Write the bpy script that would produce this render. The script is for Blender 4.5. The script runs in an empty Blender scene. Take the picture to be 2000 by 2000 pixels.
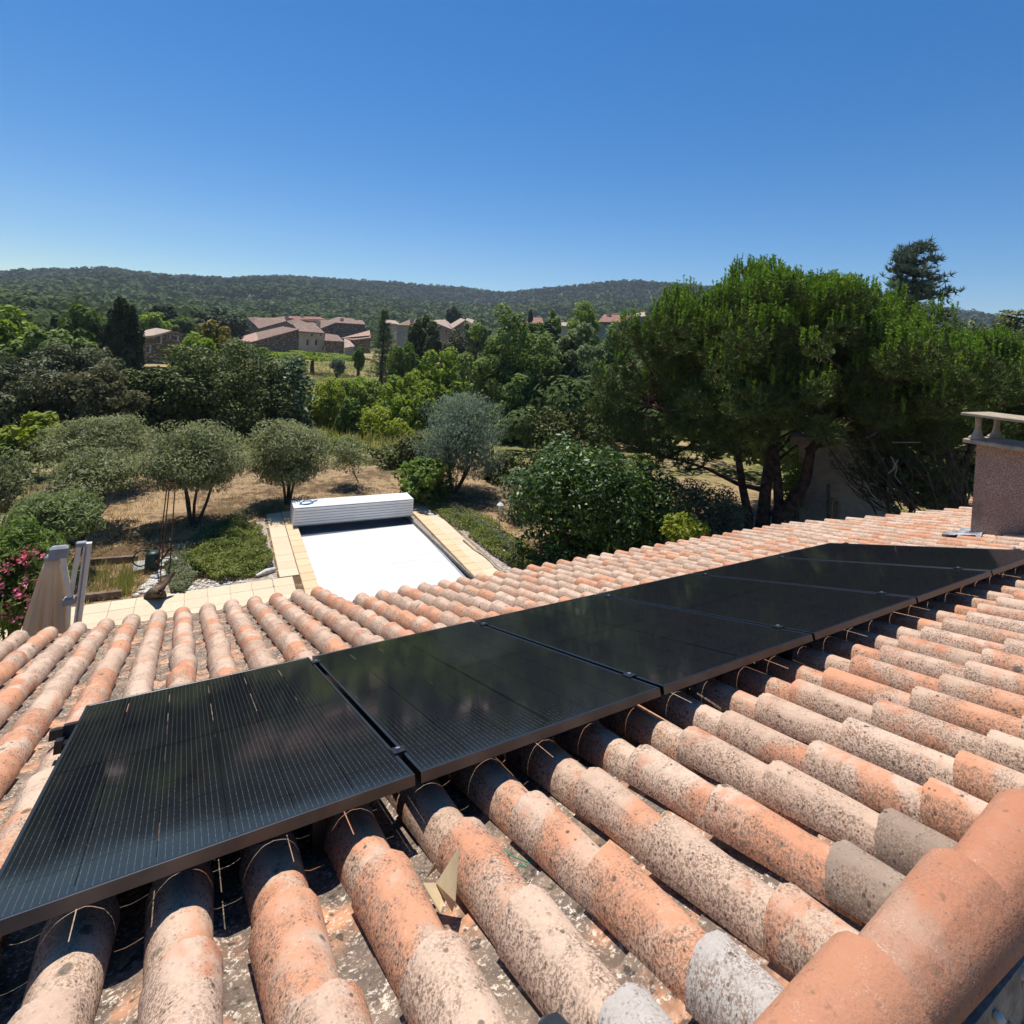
import bpy, math, random
import numpy as np
from mathutils import Vector, Matrix
from mathutils import noise as mnoise
random.seed(7)
SC = bpy.context.scene
COL = SC.collection
PI = math.pi
rad = math.radians
# ---------------------------------------------------------------- camera, sky, sun, exposure
EYE = 5.5
RIGHT = np.array([0.864768, -0.497485, 0.068455]); DOWN = np.array([0.057284, -0.037703, -0.997646]); FWD = np.array([0.498894, 0.866653, -0.004107])
FPX = 1071.18
cam = bpy.data.cameras.new('camera'); cam_o = bpy.data.objects.new('camera', cam); COL.objects.link(cam_o)
cam.sensor_width = 36; cam.lens = 36 * FPX / 2000; cam.shift_y = -333 / 2000; cam.clip_start = 0.05; cam.clip_end = 9000
cam_o.matrix_world = Matrix(((RIGHT[0], -DOWN[0], -FWD[0], 0), (RIGHT[1], -DOWN[1], -FWD[1], 0), (RIGHT[2], -DOWN[2], -FWD[2], EYE), (0, 0, 0, 1)))
SC.camera = cam_o
SUN_EL, SUN_AZ = rad(70), rad(1)          # azimuth measured from +Y towards +X
w = bpy.data.worlds.new('World'); SC.world = w; w.use_nodes = True
wn = w.node_tree.nodes; wl = w.node_tree.links
sky = wn.new('ShaderNodeTexSky'); sky.sky_type = 'NISHITA'; sky.sun_disc = False
sky.sun_elevation = SUN_EL; sky.sun_rotation = SUN_AZ; sky.altitude = 200; sky.air_density = 1.0; sky.dust_density = 0.0; sky.ozone_density = 4.0
hsv = wn.new('ShaderNodeHueSaturation'); hsv.inputs['Saturation'].default_value = 1.4; hsv.inputs['Hue'].default_value = 0.502
wl.new(sky.outputs[0], hsv.inputs['Color']); wl.new(hsv.outputs[0], wn['Background'].inputs[0]); wn['Background'].inputs[1].default_value = 0.093
sun = bpy.data.lights.new('sun', 'SUN'); sun_o = bpy.data.objects.new('sun', sun); COL.objects.link(sun_o)
sun.energy = 5.0; sun.angle = rad(0.53); sun.color = (1, 0.955, 0.88)
sd = Vector((math.sin(SUN_AZ) * math.cos(SUN_EL), math.cos(SUN_AZ) * math.cos(SUN_EL), math.sin(SUN_EL)))
sun_o.rotation_euler = (-sd).to_track_quat('-Z', 'Y').to_euler(); sun_o.location = (0, 0, 30)
SC.view_settings.view_transform = 'Standard'; SC.view_settings.look = 'None'; SC.view_settings.exposure = 0.3; SC.view_settings.gamma = 1
SC.render.engine = 'CYCLES'; SC.cycles.max_bounces = 6; SC.cycles.transparent_max_bounces = 6; SC.cycles.use_denoising = True

# ---------------------------------------------------------------- measured view: photo pixel (2000 px) + distance -> place
def ray(u, v):
    return RIGHT * ((u - 1000) / FPX) + DOWN * ((v - 667) / FPX) + FWD
def at(u, v, dist):
    r = ray(u, v); p = r * (dist / math.hypot(r[0], r[1])); p[2] += EYE; return p
def on_z(u, v, z):
    r = ray(u, v); p = r * ((z - EYE) / r[2]); p[2] = z; return p
def on_y(u, v, y):
    r = ray(u, v); p = r * (y / r[1]); p[2] += EYE; return p
def depth(p):
    return float(np.dot(np.array([p[0], p[1], p[2] - EYE]), FWD))
def px_m(px, p):
    return px * depth(p) / FPX

# ---------------------------------------------------------------- materials
MATS = {}
class NT:
    def __init__(s, name):
        s.m = bpy.data.materials.new(name); s.m.use_nodes = True; s.t = s.m.node_tree; s.n = s.t.nodes; s.l = s.t.links; s.n.clear()
        s.out = s.n.new('ShaderNodeOutputMaterial'); MATS[name] = s.m
    def new(s, t, **k):
        x = s.n.new(t)
        for a, b in k.items(): setattr(x, a, b)
        return x
    def val(s, sock, v):
        if hasattr(v, 'is_output') or hasattr(v, 'links'): s.l.new(v, sock)
        else: sock.default_value = v
    def math(s, op, a, b=0.5, clamp=False):
        x = s.new('ShaderNodeMath', operation=op, use_clamp=clamp); s.val(x.inputs[0], a); s.val(x.inputs[1], b); return x.outputs[0]
    def noise(s, vec, scale, detail=4, rough=0.55, dist=0):
        x = s.new('ShaderNodeTexNoise'); s.l.new(vec, x.inputs['Vector']); x.inputs['Scale'].default_value = scale; x.inputs['Detail'].default_value = detail
        x.inputs['Roughness'].default_value = rough; x.inputs['Distortion'].default_value = dist; return x.outputs['Fac']
    def voro(s, vec, scale, feature='F1'):
        x = s.new('ShaderNodeTexVoronoi', feature=feature); s.l.new(vec, x.inputs['Vector']); x.inputs['Scale'].default_value = scale; return x
    def ramp(s, fac, lo, hi, a=0, b=1):
        x = s.new('ShaderNodeMapRange'); x.interpolation_type = 'SMOOTHSTEP'; s.val(x.inputs['Value'], fac)
        x.inputs['From Min'].default_value = lo; x.inputs['From Max'].default_value = hi; x.inputs['To Min'].default_value = a; x.inputs['To Max'].default_value = b
        return x.outputs[0]
    def mix(s, fac, a, b):
        x = s.new('ShaderNodeMix', data_type='RGBA'); s.val(x.inputs[0], fac)
        for i, c in ((6, a), (7, b)):
            if isinstance(c, tuple): x.inputs[i].default_value = (*c, 1)
            else: s.l.new(c, x.inputs[i])
        return x.outputs[2]
    def coord(s, kind='Object'):
        return s.new('ShaderNodeTexCoord').outputs[kind]
    def pos(s): return s.new('ShaderNodeNewGeometry').outputs['Position']
    def scaled(s, vec, sc, off=None):
        x = s.new('ShaderNodeMapping'); s.l.new(vec, x.inputs[0]); x.inputs['Scale'].default_value = sc
        if off is not None: s.l.new(off, x.inputs['Location'])
        return x.outputs[0]
    def rnd(s):
        a = s.new('ShaderNodeObjectInfo').outputs['Random']; b = s.new('ShaderNodeNewGeometry').outputs['Random Per Island']
        return s.math('FRACT', s.math('ADD', a, b), 0)
    def bsdf(s, color, rough=0.8, spec=0.3, bump=None, bstr=0.3, bdist=0.01, metal=0, trans=0, tcol=None, coat=0):
        p = s.new('ShaderNodeBsdfPrincipled')
        if isinstance(color, tuple): p.inputs['Base Color'].default_value = (*color, 1)
        else: s.l.new(color, p.inputs['Base Color'])
        s.val(p.inputs['Roughness'], rough); p.inputs['Specular IOR Level'].default_value = spec; p.inputs['Metallic'].default_value = metal
        p.inputs['Coat Weight'].default_value = coat
        if bump is not None:
            b = s.new('ShaderNodeBump'); s.l.new(bump, b.inputs['Height']); b.inputs['Strength'].default_value = bstr; b.inputs['Distance'].default_value = bdist
            s.l.new(b.outputs[0], p.inputs['Normal'])
        o = p.outputs[0]
        if trans:
            t = s.new('ShaderNodeBsdfTranslucent'); s.l.new(tcol if tcol is not None else color, t.inputs[0]) if not isinstance(tcol if tcol is not None else color, tuple) else None
            mx = s.new('ShaderNodeMixShader'); mx.inputs[0].default_value = trans; s.l.new(o, mx.inputs[1]); s.l.new(t.outputs[0], mx.inputs[2]); o = mx.outputs[0]
        s.l.new(o, s.out.inputs[0]); return s.m

def plain(name, col, rough=0.7, spec=0.3, var=0.12, scale=8, metal=0, bstr=0.15):
    t = NT(name); c = t.coord(); n = t.noise(c, scale, 5)
    d = tuple(x * (1 - var * 1.6) for x in col); b = tuple(min(1, x * (1 + var)) for x in col)
    return t.bsdf(t.mix(t.ramp(n, 0.3, 0.7), d, b), rough, spec, bump=t.noise(c, scale * 8, 3), bstr=bstr, bdist=0.004, metal=metal)

def tile_mat(name, fresh=0.0, grime=1.0, grey=None, tone=1.0):
    t = NT(name); r = t.rnd(); c0 = t.coord()
    off = t.new('ShaderNodeCombineXYZ')
    for i, k in enumerate((37.1, 91.7, 53.3)): t.l.new(t.math('MULTIPLY', r, k), off.inputs[i])
    c = t.new('ShaderNodeVectorMath', operation='ADD'); t.l.new(c0, c.inputs[0]); t.l.new(off.outputs[0], c.inputs[1]); c = c.outputs[0]
    r2 = t.math('FRACT', t.math('MULTIPLY', r, 17.31), 0); r3 = t.math('FRACT', t.math('MULTIPLY', r, 41.7), 0)
    big = t.noise(c, 3.2, 4, 0.6, 0.4); med = t.noise(c, 11, 5, 0.62); fine = t.noise(c, 150, 3, 0.7); fine2 = t.noise(c, 330, 2, 0.6); mid = t.noise(c, 42, 4, 0.65)
    pale = t.mix(t.math('ADD', t.math('MULTIPLY', r2, 0.6), t.math('MULTIPLY', t.ramp(mid, 0.3, 0.7), 0.4)), (0.50, 0.335, 0.235), (0.64, 0.47, 0.35)); orange = t.mix(r3, (0.54, 0.225, 0.125), (0.60, 0.295, 0.17))
    om = t.ramp(t.math('ADD', big, t.math('MULTIPLY', r3, 0.22)), 0.595 - fresh * 0.33, 0.72 - fresh * 0.2)
    col = t.mix(om, pale, orange)
    if tone != 1: col = t.mix(0.5, col, (0.36, 0.155, 0.09))
    if grey: col = t.mix(med, grey[0], grey[1])
    # brown lichen speckle, denser in patches and on the flanks
    sx = t.new('ShaderNodeSeparateXYZ'); t.l.new(t.new('ShaderNodeNewGeometry').outputs['Normal'], sx.inputs[0]); flank = t.math('MULTIPLY', t.ramp(sx.outputs[2], 0.5, 0.95, 0.24, 0), t.ramp(sx.outputs[0], -0.6, 0.5, 1.25, 0.4))
    patch = t.ramp(t.math('ADD', t.math('ADD', med, flank), t.math('MULTIPLY', r, 0.14)), 0.47, 0.76)
    sp = t.ramp(t.math('ADD', t.math('ADD', t.math('MULTIPLY', fine, 0.58), t.math('MULTIPLY', fine2, 0.24)), t.math('MULTIPLY', mid, 0.18)), 0.46, 0.55)
    vf = t.voro(c, 78); vfc = t.new('ShaderNodeSeparateColor'); t.l.new(vf.outputs['Color'], vfc.inputs[0]); dots = t.math('MULTIPLY', t.ramp(t.math('ADD', vf.outputs['Distance'], t.math('MULTIPLY', fine, 0.25)), 0.33, 0.45, 1, 0), t.ramp(vfc.outputs[0], 0.60, 0.66))
    sp = t.math('MULTIPLY', sp, t.math('ADD', t.math('MULTIPLY', patch, 0.88 * grime), 0.08 * grime))
    col = t.mix(sp, col, (0.225, 0.145, 0.10))
    col = t.mix(t.math('MULTIPLY', dots, t.math('ADD', t.math('MULTIPLY', patch, 0.6 * grime), 0.28 * grime)), col, (0.085, 0.06, 0.045))
    wp = t.math('MULTIPLY', t.ramp(fine2, 0.56, 0.66), t.ramp(t.noise(c, 17, 3), 0.5, 0.7, 0, 0.5)); col = t.mix(wp, col, (0.78, 0.68, 0.56))
    # round dark lichen
    v = t.voro(c, 30); vd = v.outputs['Distance']; vc = t.new('ShaderNodeSeparateColor'); t.l.new(v.outputs['Color'], vc.inputs[0])
    spot = t.math('MULTIPLY', t.ramp(t.math('ADD', vd, t.math('MULTIPLY', mid, 0.25)), 0.26, 0.36, 1, 0), t.ramp(vc.outputs[0], 0.58, 0.62)); spot = t.math('MULTIPLY', spot, t.ramp(t.noise(c, 6, 2), 0.42, 0.6))
    col = t.mix(t.math('MULTIPLY', spot, 0.85 * grime), col, (0.07, 0.058, 0.048))
    v2 = t.voro(c, 9); v2c = t.new('ShaderNodeSeparateColor'); t.l.new(v2.outputs['Color'], v2c.inputs[0])
    sp2 = t.math('MULTIPLY', t.ramp(t.math('ADD', v2.outputs['Distance'], t.math('MULTIPLY', mid, 0.3)), 0.25, 0.33, 1, 0), t.ramp(v2c.outputs[1], 0.76, 0.78)); col = t.mix(t.math('MULTIPLY', sp2, 0.8 * grime), col, (0.095, 0.085, 0.065))
    h = t.math('ADD', t.math('MULTIPLY', fine, 0.5), t.math('MULTIPLY', mid, 0.9))
    return t.bsdf(col, 0.92, 0.12, bump=h, bstr=0.6, bdist=0.005)
tile_mat('cover_clay'); tile_mat('ridge_clay', 0.60, 0.42, tone=0.8); tile_mat('pale_grey_clay', 0, 0.9, ((0.36, 0.315, 0.27), (0.58, 0.53, 0.48))); tile_mat('grey_brown_clay', 0, 1.0, ((0.25, 0.18, 0.135), (0.40, 0.30, 0.225)))

def channel_mat():
    t = NT('channel_clay'); r = t.rnd(); c0 = t.coord(); off = t.new('ShaderNodeCombineXYZ')
    for i, k in enumerate((31.1, 71.7, 13.3)): t.l.new(t.math('MULTIPLY', r, k), off.inputs[i])
    c = t.new('ShaderNodeVectorMath', operation='ADD'); t.l.new(c0, c.inputs[0]); t.l.new(off.outputs[0], c.inputs[1]); c = c.outputs[0]
    big = t.noise(c, 7, 4, 0.6); fine = t.noise(c, 75, 4, 0.75); mid = t.noise(c, 30, 4)
    col = t.mix(t.ramp(t.noise(c, 5, 2), 0.50, 0.62), (0.25, 0.18, 0.13), (0.60, 0.30, 0.165)); col = t.mix(t.ramp(big, 0.36, 0.62, 0, 0.9), col, (0.13, 0.10, 0.08))
    col = t.mix(t.math('MULTIPLY', t.ramp(fine, 0.52, 0.60), t.ramp(t.noise(c, 13, 3), 0.4, 0.6, 0.25, 1)), col, (0.62, 0.53, 0.43)); col = t.mix(t.math('MULTIPLY', t.ramp(mid, 0.58, 0.66), 0.8), col, (0.05, 0.042, 0.035))
    return t.bsdf(col, 0.95, 0.1, bump=fine, bstr=0.6, bdist=0.008)
channel_mat()

def leaf_mat(name, a, b, tip=None, rough=0.6, spec=0.12, trans=0.3, cl=1.2):
    t = NT(name); r = t.new('ShaderNodeNewGeometry').outputs['Random Per Island']; n = t.noise(t.pos(), cl, 3); a = tuple(x * 1.12 for x in a); b = tuple(x * 1.25 for x in b)
    k = t.math('ADD', t.math('MULTIPLY', r, 0.6), t.math('MULTIPLY', t.ramp(n, 0.3, 0.7), 0.4)); col = t.mix(k, a, b)
    if tip: col = t.mix(t.ramp(r, 0.86, 0.9), col, tip)
    tc = t.new('ShaderNodeHueSaturation'); t.l.new(col, tc.inputs['Color']); tc.inputs['Value'].default_value = 1.5; tc.inputs['Saturation'].default_value = 1.15
    return t.bsdf(col, rough, spec, trans=trans, tcol=tc.outputs[0])
leaf_mat('olive_leaf', (0.115, 0.13, 0.052), (0.24, 0.25, 0.115), (0.38, 0.39, 0.24))
leaf_mat('olive_green_leaf', (0.095, 0.125, 0.04), (0.20, 0.235, 0.09), (0.22, 0.25, 0.14))
leaf_mat('silver_leaf', (0.09, 0.125, 0.08), (0.19, 0.235, 0.155), (0.28, 0.32, 0.23))
leaf_mat('oak_leaf', (0.046, 0.058, 0.018), (0.13, 0.145, 0.042), (0.22, 0.23, 0.10), trans=0.12)
leaf_mat('grey_leaf', (0.06, 0.065, 0.032), (0.14, 0.145, 0.07), (0.23, 0.23, 0.13), trans=0.12)
leaf_mat('brown_grey_leaf', (0.06, 0.062, 0.03), (0.14, 0.135, 0.065), (0.22, 0.2, 0.11))
leaf_mat('white_tip_leaf', (0.055, 0.085, 0.035), (0.13, 0.17, 0.08), (0.5, 0.52, 0.4))
leaf_mat('lime_leaf', (0.14, 0.17, 0.022), (0.29, 0.32, 0.06), trans=0.35)
leaf_mat('acacia_leaf', (0.11, 0.155, 0.022), (0.23, 0.29, 0.055), (0.32, 0.38, 0.12), trans=0.35)
leaf_mat('mid_leaf', (0.06, 0.10, 0.02), (0.15, 0.20, 0.045), trans=0.3)
leaf_mat('ash_leaf', (0.08, 0.115, 0.026), (0.19, 0.24, 0.075), (0.32, 0.37, 0.16), trans=0.35)
leaf_mat('ash_grey_leaf', (0.08, 0.105, 0.042), (0.18, 0.215, 0.095), (0.32, 0.35, 0.2), trans=0.35)
leaf_mat('rust_leaf', (0.12, 0.11, 0.03), (0.22, 0.17, 0.05), trans=0.3)
leaf_mat('glossy_leaf', (0.02, 0.042, 0.009), (0.06, 0.11, 0.018), (0.15, 0.24, 0.04), rough=0.45, spec=0.3, trans=0.15)
leaf_mat('variegated_leaf', (0.06, 0.08, 0.035), (0.17, 0.19, 0.11), (0.42, 0.42, 0.3))
leaf_mat('dark_conifer_leaf', (0.022, 0.034, 0.014), (0.055, 0.072, 0.028), trans=0.1)
leaf_mat('pine_needle', (0.030, 0.052, 0.012), (0.105, 0.145, 0.034), (0.17, 0.14, 0.06), trans=0.08, cl=1.6)
leaf_mat('pine_candle', (0.095, 0.165, 0.02), (0.19, 0.28, 0.04), trans=0.2)
leaf_mat('cedar_needle', (0.06, 0.085, 0.06), (0.12, 0.15, 0.10), trans=0.15)
leaf_mat('pink_petal', (0.66, 0.16, 0.24), (0.85, 0.36, 0.42), (0.88, 0.5, 0.52), rough=0.6, trans=0.3)
leaf_mat('dry_blade', (0.28, 0.18, 0.08), (0.50, 0.35, 0.17), trans=0.25)
leaf_mat('field_blade', (0.17, 0.19, 0.045), (0.36, 0.33, 0.12), trans=0.25)
leaf_mat('cover_leaf', (0.085, 0.115, 0.022), (0.19, 0.205, 0.05), (0.28, 0.27, 0.09), trans=0.2)
leaf_mat('cover_grey_leaf', (0.09, 0.11, 0.05), (0.19, 0.20, 0.10), (0.3, 0.3, 0.2), trans=0.2)
leaf_mat('forest_leaf', (0.032, 0.048, 0.022), (0.058, 0.078, 0.032), trans=0.05, cl=0.012, spec=0.0)
leaf_mat('mixed_wood_leaf', (0.036, 0.056, 0.020), (0.085, 0.115, 0.036), trans=0.12, cl=0.03, spec=0.03)
plain('bark', (0.10, 0.075, 0.055), 0.95, 0.1, 0.35, 6, bstr=0.6)
plain('pine_bark', (0.11, 0.065, 0.048), 0.95, 0.1, 0.4, 5, bstr=0.8)
plain('pale_twig', (0.38, 0.34, 0.29), 0.9, 0.1, 0.2, 6)
plain('black_metal', (0.013, 0.013, 0.014), 0.38, 0.5, 0.1, 20, bstr=0.02)
plain('frame_black', (0.115, 0.116, 0.125), 0.34, 0.5, 0.06, 20, metal=1.0, bstr=0.01)
plain('alu', (0.55, 0.55, 0.56), 0.35, 0.5, 0.05, 20, metal=0.8, bstr=0.02)
plain('white_pvc', (0.80, 0.80, 0.78), 0.4, 0.4, 0.03, 3, bstr=0.03)
plain('grey_plastic', (0.30, 0.31, 0.32), 0.5, 0.4, 0.08, 9, bstr=0.05)
plain('champagne_alu', (0.80, 0.72, 0.60), 0.35, 0.5, 0.05, 6, bstr=0.03)
leaf_mat('taupe_cloth', (0.46, 0.385, 0.30), (0.50, 0.42, 0.33), rough=0.9, trans=0.4)
plain('dark_green_plastic', (0.018, 0.045, 0.036), 0.45, 0.4, 0.1, 9)
plain('rusty_iron', (0.13, 0.065, 0.04), 0.85, 0.2, 0.3, 25, bstr=0.4)
plain('weathered_wood', (0.19, 0.14, 0.10), 0.9, 0.15, 0.25, 10, bstr=0.4)
plain('grey_slab', (0.36, 0.35, 0.33), 0.9, 0.15, 0.15, 9, bstr=0.3)
plain('white_stone', (0.62, 0.59, 0.53), 0.9, 0.15, 0.2, 14, bstr=0.5)
plain('cardboard', (0.47, 0.36, 0.21), 0.85, 0.15, 0.08, 12)
plain('blue_plastic', (0.03, 0.20, 0.42), 0.4, 0.4, 0.1, 10)
plain('green_string', (0.04, 0.30, 0.16), 0.6, 0.3, 0.1, 10)
plain('dark_rubber', (0.02, 0.023, 0.028), 0.55, 0.4, 0.15, 20)
plain('mortar', (0.30, 0.26, 0.22), 0.95, 0.1, 0.25, 18, bstr=0.7)
plain('concrete_cap', (0.38, 0.31, 0.22), 0.9, 0.15, 0.16, 12, bstr=0.5)
plain('lead_sheet', (0.30, 0.30, 0.31), 0.5, 0.4, 0.3, 16, metal=0.3, bstr=0.5)
plain('roof_felt', (0.05, 0.042, 0.036), 0.95, 0.1, 0.2, 10)
plain('house_render', (0.52, 0.43, 0.33), 0.95, 0.1, 0.10, 5, bstr=0.5)
plain('wood_door', (0.28, 0.16, 0.06), 0.7, 0.25, 0.15, 9)
plain('blue_shutter', (0.09, 0.10, 0.14), 0.7, 0.25, 0.1, 4)
plain('window_dark', (0.03, 0.03, 0.035), 0.25, 0.5, 0.1, 4)
plain('pale_stone_trim', (0.50, 0.45, 0.37), 0.9, 0.1, 0.1, 4)
plain('white_metal', (0.70, 0.70, 0.68), 0.45, 0.4, 0.05, 12)
plain('lamp_glass', (0.65, 0.68, 0.66), 0.2, 0.5, 0.05, 12)
def render_pink():
    t = NT('roughcast'); c = t.coord(); b = t.noise(c, 5, 4); f = t.noise(c, 80, 4, 0.75)
    col = t.mix(t.ramp(b, 0.3, 0.7), (0.52, 0.37, 0.275), (0.64, 0.48, 0.365)); col = t.mix(t.ramp(f, 0.40, 0.58), (0.29, 0.185, 0.13), col)
    col = t.mix(t.math('MULTIPLY', t.ramp(t.noise(c, 2.3, 3), 0.55, 0.7), 0.5), col, (0.18, 0.14, 0.13))
    t.bsdf(col, 0.95, 0.1, bump=f, bstr=1.0, bdist=0.02)
render_pink()
def stone_wall(name, a, b):
    t = NT(name); c = t.pos(); v = t.voro(t.scaled(c, (1, 1, 1.5)), 1.9); n = t.noise(c, 0.7, 4)
    s = t.new('ShaderNodeSeparateColor'); t.l.new(v.outputs['Color'], s.inputs[0])
    col = t.mix(s.outputs[0], a, b); col = t.mix(t.ramp(v.outputs['Distance'], 0.33, 0.5), col, tuple(x * 0.55 for x in a)); col = t.mix(t.ramp(n, 0.35, 0.7, 0, 0.5), col, tuple(x * 0.6 for x in a))
    t.bsdf(col, 0.95, 0.1, bump=v.outputs['Distance'], bstr=0.5, bdist=0.1)
stone_wall('brown_stone', (0.26, 0.19, 0.13), (0.46, 0.36, 0.26)); stone_wall('grey_stone', (0.22, 0.175, 0.135), (0.38, 0.31, 0.24))
def plaster(name, a, b):
    t = NT(name); c = t.pos(); n = t.noise(c, 0.5, 5, 0.65); t.bsdf(t.mix(t.ramp(n, 0.3, 0.7), a, b), 0.95, 0.1, bump=t.noise(c, 6, 3), bstr=0.3, bdist=0.05)
plaster('tan_plaster', (0.38, 0.29, 0.20), (0.52, 0.42, 0.31)); plaster('grey_plaster', (0.25, 0.225, 0.20), (0.36, 0.33, 0.29)); plaster('rose_plaster', (0.32, 0.22, 0.17), (0.42, 0.31, 0.24)); plaster('cream_plaster', (0.5, 0.45, 0.37), (0.62, 0.57, 0.48))
def far_roof(name, a, b, spec_white=0.62):
    t = NT(name); c = t.pos(); n = t.noise(c, 2.6, 5, 0.75); col = t.mix(t.ramp(n, 0.35, 0.65), a, b)
    col = t.mix(t.ramp(t.noise(c, 5.2, 3, 0.7), spec_white, spec_white + 0.07), col, (0.6, 0.53, 0.47)); col = t.mix(t.ramp(t.noise(c, 1.1, 3), 0.55, 0.7, 0, 0.6), col, tuple(x * 0.5 for x in a))
    t.bsdf(col, 0.95, 0.1, bump=n, bstr=0.5, bdist=0.08)
far_roof('old_tile_roof', (0.17, 0.11, 0.085), (0.31, 0.215, 0.165)); far_roof('pink_tile_roof', (0.36, 0.21, 0.16), (0.50, 0.34, 0.27)); far_roof('red_tile_roof', (0.20, 0.095, 0.07), (0.33, 0.18, 0.135)); far_roof('pale_tile_roof', (0.34, 0.25, 0.19), (0.50, 0.39, 0.31))
def deck_stone(name, a, b):
    t = NT(name); r = t.rnd(); c = t.pos(); n = t.noise(c, 3, 5, 0.6); col = t.mix(t.math('ADD', t.math('MULTIPLY', r, 0.5), t.math('MULTIPLY', n, 0.5)), a, b)
    col = t.mix(t.ramp(t.noise(c, 22, 4), 0.55, 0.7, 0, 0.25), col, tuple(x * 0.6 for x in a)); t.bsdf(col, 0.85, 0.2, bump=t.noise(c, 60, 3), bstr=0.2, bdist=0.004)
deck_stone('cream_paver', (0.55, 0.445, 0.30), (0.66, 0.55, 0.39)); deck_stone('buff_coping', (0.62, 0.42, 0.24), (0.70, 0.52, 0.34))

def panel_mat():
    t = NT('solar_glass'); c = t.coord(); s = t.new('ShaderNodeSeparateXYZ'); t.l.new(c, s.inputs[0]); x, y = s.outputs[0], s.outputs[1]
    def line(v, pitch, half, soft=0.25):
        f = t.math('PINGPONG', v, pitch / 2); return t.ramp(f, half * (1 - soft), half * (1 + soft), 1, 0)
    wires = line(x, 0.0166, 0.0009)
    gaps = t.math('MAXIMUM', line(x, 0.1685, 0.0013, 0.1), line(t.math('ADD', y, 0.0), 0.18625, 0.0009, 0.1))
    mid = line(y, 1.8, 0.0045)
    n = t.noise(c, 4, 4); base = t.mix(n, (0.0045, 0.005, 0.0075), (0.008, 0.009, 0.012))
    col = t.mix(t.math('MULTIPLY', t.math('MULTIPLY', wires, t.ramp(t.noise(c, 60, 2), 0.35, 0.65, 0.3, 1)), 0.40), base, (0.15, 0.16, 0.17)); xl = t.math('LESS_THAN', t.math('ABSOLUTE', x, 0), 0.49); yl = t.math('LESS_THAN', t.math('ABSOLUTE', y, 0), 0.85); gaps = t.math('MULTIPLY', gaps, t.math('MULTIPLY', xl, yl)); col = t.mix(mid, col, (0.002, 0.002, 0.002))
    dust = t.ramp(t.noise(c, 190, 3, 0.8), 0.70, 0.76); col = t.mix(t.math('MULTIPLY', dust, 0.25), col, (0.3, 0.28, 0.25))
    p = t.new('ShaderNodeBsdfPrincipled'); t.l.new(col, p.inputs['Base Color']); t.l.new(t.ramp(n, 0.3, 0.7, 0.05, 0.09), p.inputs['Roughness']); p.inputs['IOR'].default_value = 1.42; p.inputs['Specular IOR Level'].default_value = 0.36
    tr = t.new('ShaderNodeBsdfTransparent'); mx = t.new('ShaderNodeMixShader'); t.l.new(t.math('MULTIPLY', gaps, 0.88), mx.inputs[0]); t.l.new(p.outputs[0], mx.inputs[1]); t.l.new(tr.outputs[0], mx.inputs[2]); t.l.new(mx.outputs[0], t.out.inputs[0])   # glass-glass modules: light slips through between the cells
panel_mat()

def cover_mat():
    t = NT('cover_slat'); c = t.pos(); n = t.noise(t.scaled(c, (0.35, 9, 1)), 1.0, 4, 0.7); n2 = t.noise(t.scaled(c, (0.7, 3, 1)), 1.4, 4, 0.6)
    t.bsdf(t.mix(t.ramp(n, 0.42, 0.62), (0.63, 0.62, 0.59), t.mix(n2, (0.68, 0.675, 0.65), (0.75, 0.745, 0.72))), 0.45, 0.35)
cover_mat(); plain('shadow_pvc', (0.085, 0.10, 0.12), 0.5, 0.35, 0.1, 3)  # second PVC tone: cover slats darkened by a painted shadow of the roller box
def ground_mat():
    t = NT('earth'); c = t.pos(); s = t.new('ShaderNodeSeparateXYZ'); t.l.new(c, s.inputs[0])
    n1 = t.noise(c, 0.45, 5, 0.6); n2 = t.noise(c, 3.2, 5, 0.7); n3 = t.noise(c, 26, 4, 0.75)
    straw = t.mix(n3, (0.23, 0.155, 0.088), (0.47, 0.335, 0.195)); soil = t.mix(n3, (0.07, 0.05, 0.03), (0.18, 0.12, 0.07))
    g = t.mix(t.ramp(t.math('ADD', t.math('MULTIPLY', n1, 0.5), t.math('MULTIPLY', n2, 0.5)), 0.44, 0.56), straw, soil)
    dist = t.new('ShaderNodeVectorMath', operation='LENGTH'); t.l.new(c, dist.inputs[0]); d = dist.outputs['Value']
    field = t.mix(t.ramp(t.noise(c, 0.16, 5, 0.7), 0.42, 0.6), (0.15, 0.16, 0.05), (0.36, 0.27, 0.14)); g = t.mix(t.ramp(t.math('ADD', d, t.math('MULTIPLY', n1, 8)), 25, 33), g, field)
    # woods and a few pale fields on the hills
    wood = t.mix(t.ramp(t.noise(c, 0.02, 5, 0.7), 0.42, 0.6), (0.05, 0.065, 0.028), (0.13, 0.13, 0.065))
    g = t.mix(t.ramp(d, 190, 240), g, wood)
    t.bsdf(g, 0.97, 0.08, bump=n3, bstr=0.6, bdist=0.03)
ground_mat()
def gravel_mat():
    t = NT('gravel'); c = t.pos(); v = t.voro(c, 28); s = t.new('ShaderNodeSeparateColor'); t.l.new(v.outputs['Color'], s.inputs[0])
    t.bsdf(t.mix(s.outputs[0], (0.22, 0.16, 0.12), (0.55, 0.48, 0.40)), 0.95, 0.1, bump=v.outputs['Distance'], bstr=0.8, bdist=0.03)
gravel_mat()
M = MATS

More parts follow.
